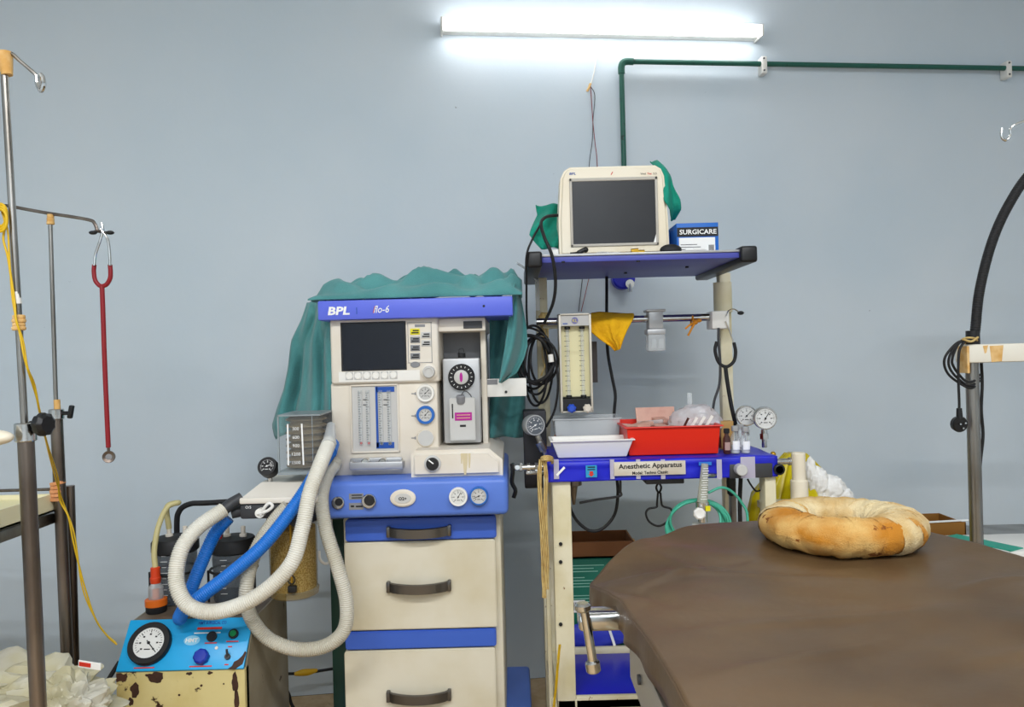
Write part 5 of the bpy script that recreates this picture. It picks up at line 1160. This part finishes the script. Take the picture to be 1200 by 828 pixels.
# ================================================================== operating table
BZ = .84
bed = thing('operating_table', 'operating table with brown vinyl covered mattress', 'table', (.55, .6, 0))
ol = [(.185, -.6), (.182, .2), (.174, .6), (.163, .88), (.152, 1.03), (.148, 1.12), (.134, 1.19), (.117, 1.26), (.155, 1.325), (.20, 1.40), (.245, 1.465), (.33, 1.53), (.42, 1.572), (.50, 1.588), (.62, 1.57), (.71, 1.53), (.776, 1.47), (.85, 1.30), (.90, 1.0), (.93, .6), (.94, .2), (.94, -.6)]
bd = []
for i, (p, q_) in enumerate(zip(ol, ol[1:])):
    for k in range(10): bd.append(Vector((p[0]+(q_[0]-p[0])*k/10, p[1]+(q_[1]-p[1])*k/10, 0)))
bd.append(Vector((ol[-1][0], ol[-1][1], 0)))
for it in range(2):
    bd = [bd[0]]+[(bd[i-1]+bd[i]*2+bd[i+1])/4 for i in range(1, len(bd)-1)]+[bd[-1]]
NB = len(bd); kt = max(range(NB), key=lambda i: bd[i].y)
def side(y, rng):
    for i in rng:
        p, q_ = bd[i], bd[i+1]
        if min(p.y, q_.y) <= y <= max(p.y, q_.y):
            return p.x+(q_.x-p.x)*((y-p.y)/(q_.y-p.y) if abs(q_.y-p.y) > 1e-9 else 0)
    return bd[kt].x
CREASE = [(.13, 1.25, .55, 1.17, .006, .012), (.14, 1.15, .42, 1.30, .005, .010), (.17, .95, .60, 1.06, .004, .012), (.17, .80, .50, .98, .004, .010), (.18, .70, .40, .74, .004, .009), (.60, 1.10, .86, 1.18, .004, .010), (.45, .85, .85, .95, .003, .012), (.20, 1.38, .36, 1.22, .004, .010), (.5, .62, .9, .8, .003, .010), (.12, 1.24, .22, 1.06, -.006, .014)]
def bz(x, y):
    z = BZ+.009*wave(x*3, y*3, 0, 1.2)+.004*wave(x*4+y*3, y*9-x*5, 0, 1.5)+.0032*math.sin(24*(y*.9+x*.45)+5*wave(x*2, y*2, 1, 1.5))*max(0, 1-abs(x-.35)/.5)
    for (ax, ay, bx_, by_, amp, wd) in CREASE:
        dx, dy = bx_-ax, by_-ay; L2 = dx*dx+dy*dy; t_ = ((x-ax)*dx+(y-ay)*dy)/L2
        if -.05 < t_ < 1.05:
            dd = ((x-ax)*dy-(y-ay)*dx)/math.sqrt(L2)+.010*math.sin(5*t_+ax*40)
            z += amp*math.exp(-(dd/wd)**2)*max(0, math.sin(PI*min(1, max(0, t_))))
    z -= .020*math.exp(-(math.hypot(x-.117, y-1.26)/.09)**2)
    return z
mb = MB()
def covtop(u, v):
    y = -.6+(bd[kt].y+.6)*(1-(1-v)**1.8)*.99999; a_, b_ = side(y, range(kt)), side(y, range(NB-2, kt-1, -1)); x_ = a_+(b_-a_)*u
    return (x_, y, bz(x_, y))
mb.grid(covtop, 130, 240)
rings = [[Vector((b.x, b.y, bz(b.x, b.y))) for b in bd]]
def edgez(k, f):
    b = bd[k]; n_ = Vector((b.x-.55, b.y-min(b.y, 1.05), 0)).normalized(); wv = .005*math.sin(k*.8)+.003*math.sin(k*.33)
    return b+n_*(.004*math.sin(f*PI/2)+wv*f*.6), bz(b.x, b.y)-.002-.036*f
for f in (.05, .3, .65, 1.0): rings.append([Vector((edgez(k, f)[0].x, edgez(k, f)[0].y, edgez(k, f)[1])) for k in range(NB)])
o_ = len(mb.v)
for r_ in rings: mb.v += r_
for i in range(len(rings)-1):
    for k in range(NB-1): mb.f.append([o_+i*NB+k, o_+i*NB+k+1, o_+(i+1)*NB+k+1, o_+(i+1)*NB+k])
mb.build('mattress_cover', M_bed, bed, smooth=60, solid=.003)
MB().prism([(0, 0)]*0 or [(.215, BZ-.075), (.82, BZ-.075), (.82, BZ-.02), (.215, BZ-.02)], -.6, 1.28, .01).build('mattress', M_rubber, bed)
for x in (.176, .875): MB().box(x-.012, x+.012, -.6, 1.15, BZ-.13, BZ-.055, .003).build('side_rail', mat('rail_steel', 'b8b2a4', .35, .8), bed)
for y in (.7, 1.05): MB().cyl((.166, y, BZ-.09), (.160, y, BZ-.09), .007, n=12).build('rail_bolt', M_dkgrey, bed)
MB().box(.19, .86, -.6, 1.2, BZ-.12, BZ-.076, .004).build('top_frame', M_crust, bed)
MB().box(.4, .72, .1, .6, .12, BZ-.12, .02).build('pedestal', M_crust, bed)
MB().box(.28, .84, -.2, .95, .0, .12, .02).build('base', M_crust, bed)
# clamp on the rail
cp = thing('rail_clamp', 'chrome clamp with tee handle on the side of the operating table', 'clamp', W(700, 725, 1.12))
ca = W(677, 724, 1.12); cb_ = W(722, 721, 1.16)
MB().box(ca.x, .163, 1.10, 1.138, ca.z-.014, ca.z+.012, .006, 3).build('clamp_jaw', M_chrome, cp)
r0, r1 = W(684, 709, 1.085), W(696, 783, 1.085)
rd = MB().cyl(r0, r1, .0065, n=16).build('tee_rod', M_chrome, cp)
MB().cyl(W(683, 716, 1.085), W(682.5, 706, 1.085), .0115, n=18, bev=.003).build('rod_cap', M_chrome, rd)
MB().cyl(W(694, 774, 1.085), W(696, 787, 1.085), .0105, n=18, bev=.002).build('rod_cap', M_chrome, rd)
MB().cyl(W(685, 725, 1.085), W(685, 725, 1.105), .006, n=10).build('rod_pivot', M_chrome, cp)
# head ring
RC_ = Vector((.592, 1.402, BZ+.001)); RR, rt = .097, .0425
def ringf(u, v):
    a = 2*PI*u; b = 2*PI*v; ca, sa = math.cos(a), math.sin(a)
    rr = rt*(1+.07*wave(ca*2, sa*2, 0, 1.)+.05*wave(ca*5, sa*5, math.cos(b)*1.5, 1.3)+.018*math.sin(11*a+3*b+3*wave(ca, sa, 2))+.012*math.sin(34*a+5*b+2*wave(ca*3, sa*3, 2)))
    return (RC_.x+(RR+rr*math.cos(b))*ca*1.03, RC_.y+(RR+rr*math.cos(b))*sa*.97, RC_.z+.0305+rr*math.sin(b)*.74)
hr = thing('head_ring', 'stained gauze wrapped head ring cushion lying on the operating table', 'cushion', (RC_.x, RC_.y, BZ))
mb = MB(); NU, NV = 140, 28
for j in range(NV):
    for i in range(NU): mb.v.append(Vector(ringf(i/NU, j/NV)))
for j in range(NV):
    for i in range(NU): mb.f.append([j*NU+i, j*NU+(i+1) % NU, ((j+1) % NV)*NU+(i+1) % NU, ((j+1) % NV)*NU+i])
mb.build('ring_body', M_gauze, hr, smooth=180)
def wrapf(u, v):
    a = -1.2+4.1*u; b = 2*PI*v; p = Vector(ringf((a/(2*PI)) % 1, v)); c_ = Vector((RC_.x+RR*math.cos(a)*1.05, RC_.y+RR*math.sin(a), RC_.z+.0305))
    return c_+(p-c_)*(1.0+.012*math.sin(9*a+2*b)+.05*abs(math.sin(12*a-3*b+3*wave(a*2, b, 0)))+.03*abs(math.sin(25*a+4*b)))
mb = MB()
for j in range(NV):
    for i in range(91): mb.v.append(wrapf(i/90, j/NV))
for j in range(NV):
    for i in range(90): mb.f.append([j*91+i, j*91+i+1, ((j+1) % NV)*91+i+1, ((j+1) % NV)*91+i])
mb.build('gauze_wrap', M_gauze2, hr, smooth=180)
mb = MB()
for k, (a0, wd, skew, m) in enumerate(((-2.75, .22, .10, M_gauze), (-2.45, .16, -.12, M_gauze), (-2.2, .26, .08, M_gauze), (-1.85, .2, .14, M_gauze), (-1.62, .14, -.06, M_gauze), (-1.38, .24, .1, M_gauze), (-.7, .2, -.12, M_gauze), (-.2, .22, .1, M_gauze2), (.4, .2, -.1, M_gauze2), (1.0, .24, .12, M_gauze2), (1.7, .2, .1, M_gauze2), (2.4, .22, -.1, M_gauze))):
    def bandf(u, v):
        b = 2*PI*v; a = a0+wd*(u-.5)+skew*math.sin(b+.6)+.02*math.sin(5*b+k); p = Vector(ringf((a/(2*PI)) % 1, v))
        c_ = Vector((RC_.x+RR*math.cos(a)*1.03, RC_.y+RR*math.sin(a)*.97, RC_.z+.0305)); return c_+(p-c_)*(1.022+.03*math.sin(PI*u)+.012*math.sin(7*b+3*u+k)+(.02 if -1.2 < a0 < 2.9 else 0))
    MB().grid(bandf, 6, 36).build('gauze_band', m, hr, smooth=180)
for k in range(14):
    a = -.7+random.random()*2.6; b0 = random.random()*1.5
    pts = []
    for i in range(6):
        p = Vector(ringf(((a+.05*i)/(2*PI)) % 1, (b0+.2*i)/(2*PI))); c_ = Vector((RC_.x+RR*math.cos(a+.05*i)*1.05, RC_.y+RR*math.sin(a+.05*i), RC_.z+.0305)); pts.append(c_+(p-c_)*1.07)
    MB().tube(spl(pts, 4), .0009, 4).build('loose_thread', M_gauze2, hr)

# ================================================================== right side
YR2 = 2.02
x = W(1141, 520, YR2).x; zarm = W(1141, 414, YR2).z
gl = thing('gooseneck_lamp', 'examination lamp stand with cream arm and black gooseneck', 'lamp', (x, YR2, 0))
MB().cyl((x, YR2, .06), (x, YR2, zarm), .0155, n=20).build('pole', M_steel, gl)
MB().cyl((x+.02, YR2+.012, .06), (x+.02, YR2+.012, zarm), .006, n=10).build('cable_conduit', M_steeldk, gl)
am = MB().box(x-.027, x+.42, YR2-.03, YR2+.03, zarm-.024, zarm+.024, .005).build('arm', mat('cream_arm', 'e9e4d6', .45, chip='c9a050', chscale=9, chth=.62), gl)
MB().box(x-.03, x-.024, YR2-.032, YR2+.01, zarm-.05, zarm+.02).build('arm_tape', M_tape, gl)
for px0, px1, y1_ in ((1152, 1158, 414), (1160, 1176, 424)):
    x0_, x1_, z0_, z1_ = RC(px0, 404.5, px1, y1_, YR2-.0304); MB().prism([(x0_+.004, z0_), (x1_-.005, z0_+.002), (x1_, z1_), (x0_, z1_-.001)], YR2-.0308, YR2-.0299).build('tape_patch', M_tape, gl, smooth=0)
gn = resample(spl([Vector((x+.005, YR2, zarm+.02)), W(1143, 385, YR2), W(1148, 340, YR2), W(1162, 285, YR2), W(1182, 240, YR2), W(1210, 200, YR2), W(1255, 165, YR2)], 10), .0015)
MB().tube(gn, .0125, 14, rf=lambda s_, t: .0120+.0008*math.sin(2*PI*s_/.006)).build('gooseneck', M_rubber, gl, smooth=80)
hd = W(1258, 163, YR2); MB().lathe([(.02, 0), (.03, .03), (.08, .1), (.082, .105), (.076, .1)], hd, (.8, -.2, -.5), 28).build('lamp_shade', M_white, gl)
MB().lathe([(.2, 0), (.2, .03), (.03, .07)], (x, YR2, 0), n=32).build('base', M_dkgrey, gl)
MB().lathe([(.0165, 0), (.017, .006), (.0165, .04)], (x+.005, YR2, zarm+.02), n=20).build('neck_socket', M_black, gl)
lc = thing('power_cord', 'black lamp cord coiled around the arm with round plug hanging', 'cord', W(1125, 500, YR2))
for k, (rx, by) in enumerate(((16, 452), (11, 449), (7, 445))):
    MB().tube(spl([W(1136, 398+k, YR2-.035), W(1126-rx*.3, 402, YR2-.035), W(1123-rx, 420, YR2-.03), W(1124-rx*.8, by-14, YR2-.025), W(1130, by, YR2-.025), W(1140, by+2, YR2-.022), W(1148, by-6, YR2+.025)], 7), .0033, 7).build('cord_loop', M_rubber, lc, smooth=80)
MB().tube(spl([W(1130, 400, YR2-.035), W(1124, 412, YR2-.04), W(1123, 440, YR2-.04), W(1124, 470, YR2-.035), W(1124, 480, YR2-.035)], 7), .0033, 7).build('plug_lead', M_rubber, lc, smooth=80)
c = W(1125, 497, YR2-.035); q = MB().cyl(W(1124, 478, YR2-.035), W(1124.5, 490, YR2-.035), .0065, .008, n=12).lathe([(.019, -.012), (.021, 0), (.019, .004)], c, (.1, -1, -.1), 24).build('plug', M_black, lc)
for dx, dz in ((-.006, .002), (.007, .004), (.001, -.009)): MB().cyl(c+Vector((dx, -.003, dz)), c+Vector((dx, -.014, dz)), .0024, n=8).build('plug_pin', M_chrome, q)
mb = MB().tube(spl([W(1136+9*math.cos(a), 399+3.5*math.sin(a), YR2+.022*math.sin(a)-.012) for a in [2*PI*i/8 for i in range(8)]], 4, True), .003, 6, True).tube(spl([W(1128, 397, YR2-.04), W(1138, 400, YR2-.04), W(1146, 395, YR2-.03)], 4), .003, 6)
tag(mb.build('gauze_tie', M_rope, None, smooth=80), 'yellowish gauze tie at the foot of the gooseneck', 'gauze strip')
cable('black lamp cable falling behind the lamp pole', [(1150, 425, 2.05), (1151, 450, 2.05), (1150, 480, 2.05), (1152, 510, 2.05), (1149, 540, 2.05), (1147, 570, 2.05)], .004)
# drip hook stand at the right border
YI = 1.5; xp = W(1255, 150, YI).x
s3 = thing('drip_stand', 'drip stand whose chrome hook enters at the right border', 'drip stand', (xp, YI, 0))
zi = W(1200, 146, YI).z+.012
MB().cyl((xp, YI, .08), (xp, YI, zi), .008, n=16).build('upper_rod', M_steel, s3)
MB().tube(spl([Vector((xp, YI, zi)), W(1215, 137, YI), W(1200, 142, YI), W(1188, 147, YI), W(1184, 152, YI), W(1184, 158, YI), W(1181, 163, YI), W(1177, 164, YI), W(1173.5, 159, YI), W(1174, 150, YI)], 7), .0026, 9).build('drip_hook', M_chrome, s3)
for k in range(5):
    a = 2*PI*k/5; e_ = Vector((xp+.2*math.cos(a), YI+.2*math.sin(a), .085)); MB().cyl((xp, YI, .1), e_, .012, .01, n=12).build('base_leg', M_steeldk, s3); castor(s3, e_.x, e_.y, .027)
# side table with carton and pack
TZ2 = .56
stb = thing('side_table', 'low steel side table behind the operating table', 'table', (1.5, 2.45, 0))
MB().box(1.12, 1.9, 2.2, 2.68, TZ2-.02, TZ2, .004).build('table_top', M_steel, stb)
for xx in (1.15, 1.87):
    for yy in (2.23, 2.65): MB().cyl((xx, yy, 0), (xx, yy, TZ2-.02), .012, n=12).build('leg', M_steeldk, stb)
x0 = W(1068, 612, 2.45).x; x1 = W(1132, 612, 2.45).x; zz = W(1100, 612, 2.45).z
bx2 = thing('brown_carton', 'flat brown cardboard carton with white lid edge behind the lamp pole', 'box', ((x0+x1)/2+.03, 2.5, TZ2))
mc = mat('carton_tan', '8a5c1e', .7); xa_ = x0+.02
MB().box(xa_, x1, 2.45, 2.454, TZ2, zz, .001).box(xa_, x1, 2.6, 2.604, TZ2, zz-.004, .001).box(xa_, xa_+.004, 2.45, 2.604, TZ2, zz-.004).box(x1-.004, x1, 2.45, 2.604, TZ2, zz-.004).box(xa_, x1, 2.45, 2.604, TZ2, TZ2+.004).build('carton', mc, bx2)
MB().obox(((x0+x1)/2+.008, 2.452, zz+.003), (x1-x0, .012, .003), (1, 0, .03), (0, 0, 1)).build('white_edge', M_inkw, bx2)
pk = thing('dressing_pack', 'flat white and teal dressing pack on the side table', 'packet', (1.42, 2.28, TZ2))
zz = W(1175, 640, 2.25).z
MB().box(1.33, 1.62, 2.21, 2.42, TZ2, zz-.004, .008).build('pack_body', M_white, pk)
MB().obox((1.40, 2.31, zz-.002), (.06, .2, .003), (1, .5, 0), (0, 0, 1)).build('teal_stripe', mat('teal_print', '18a088', .5), pk)
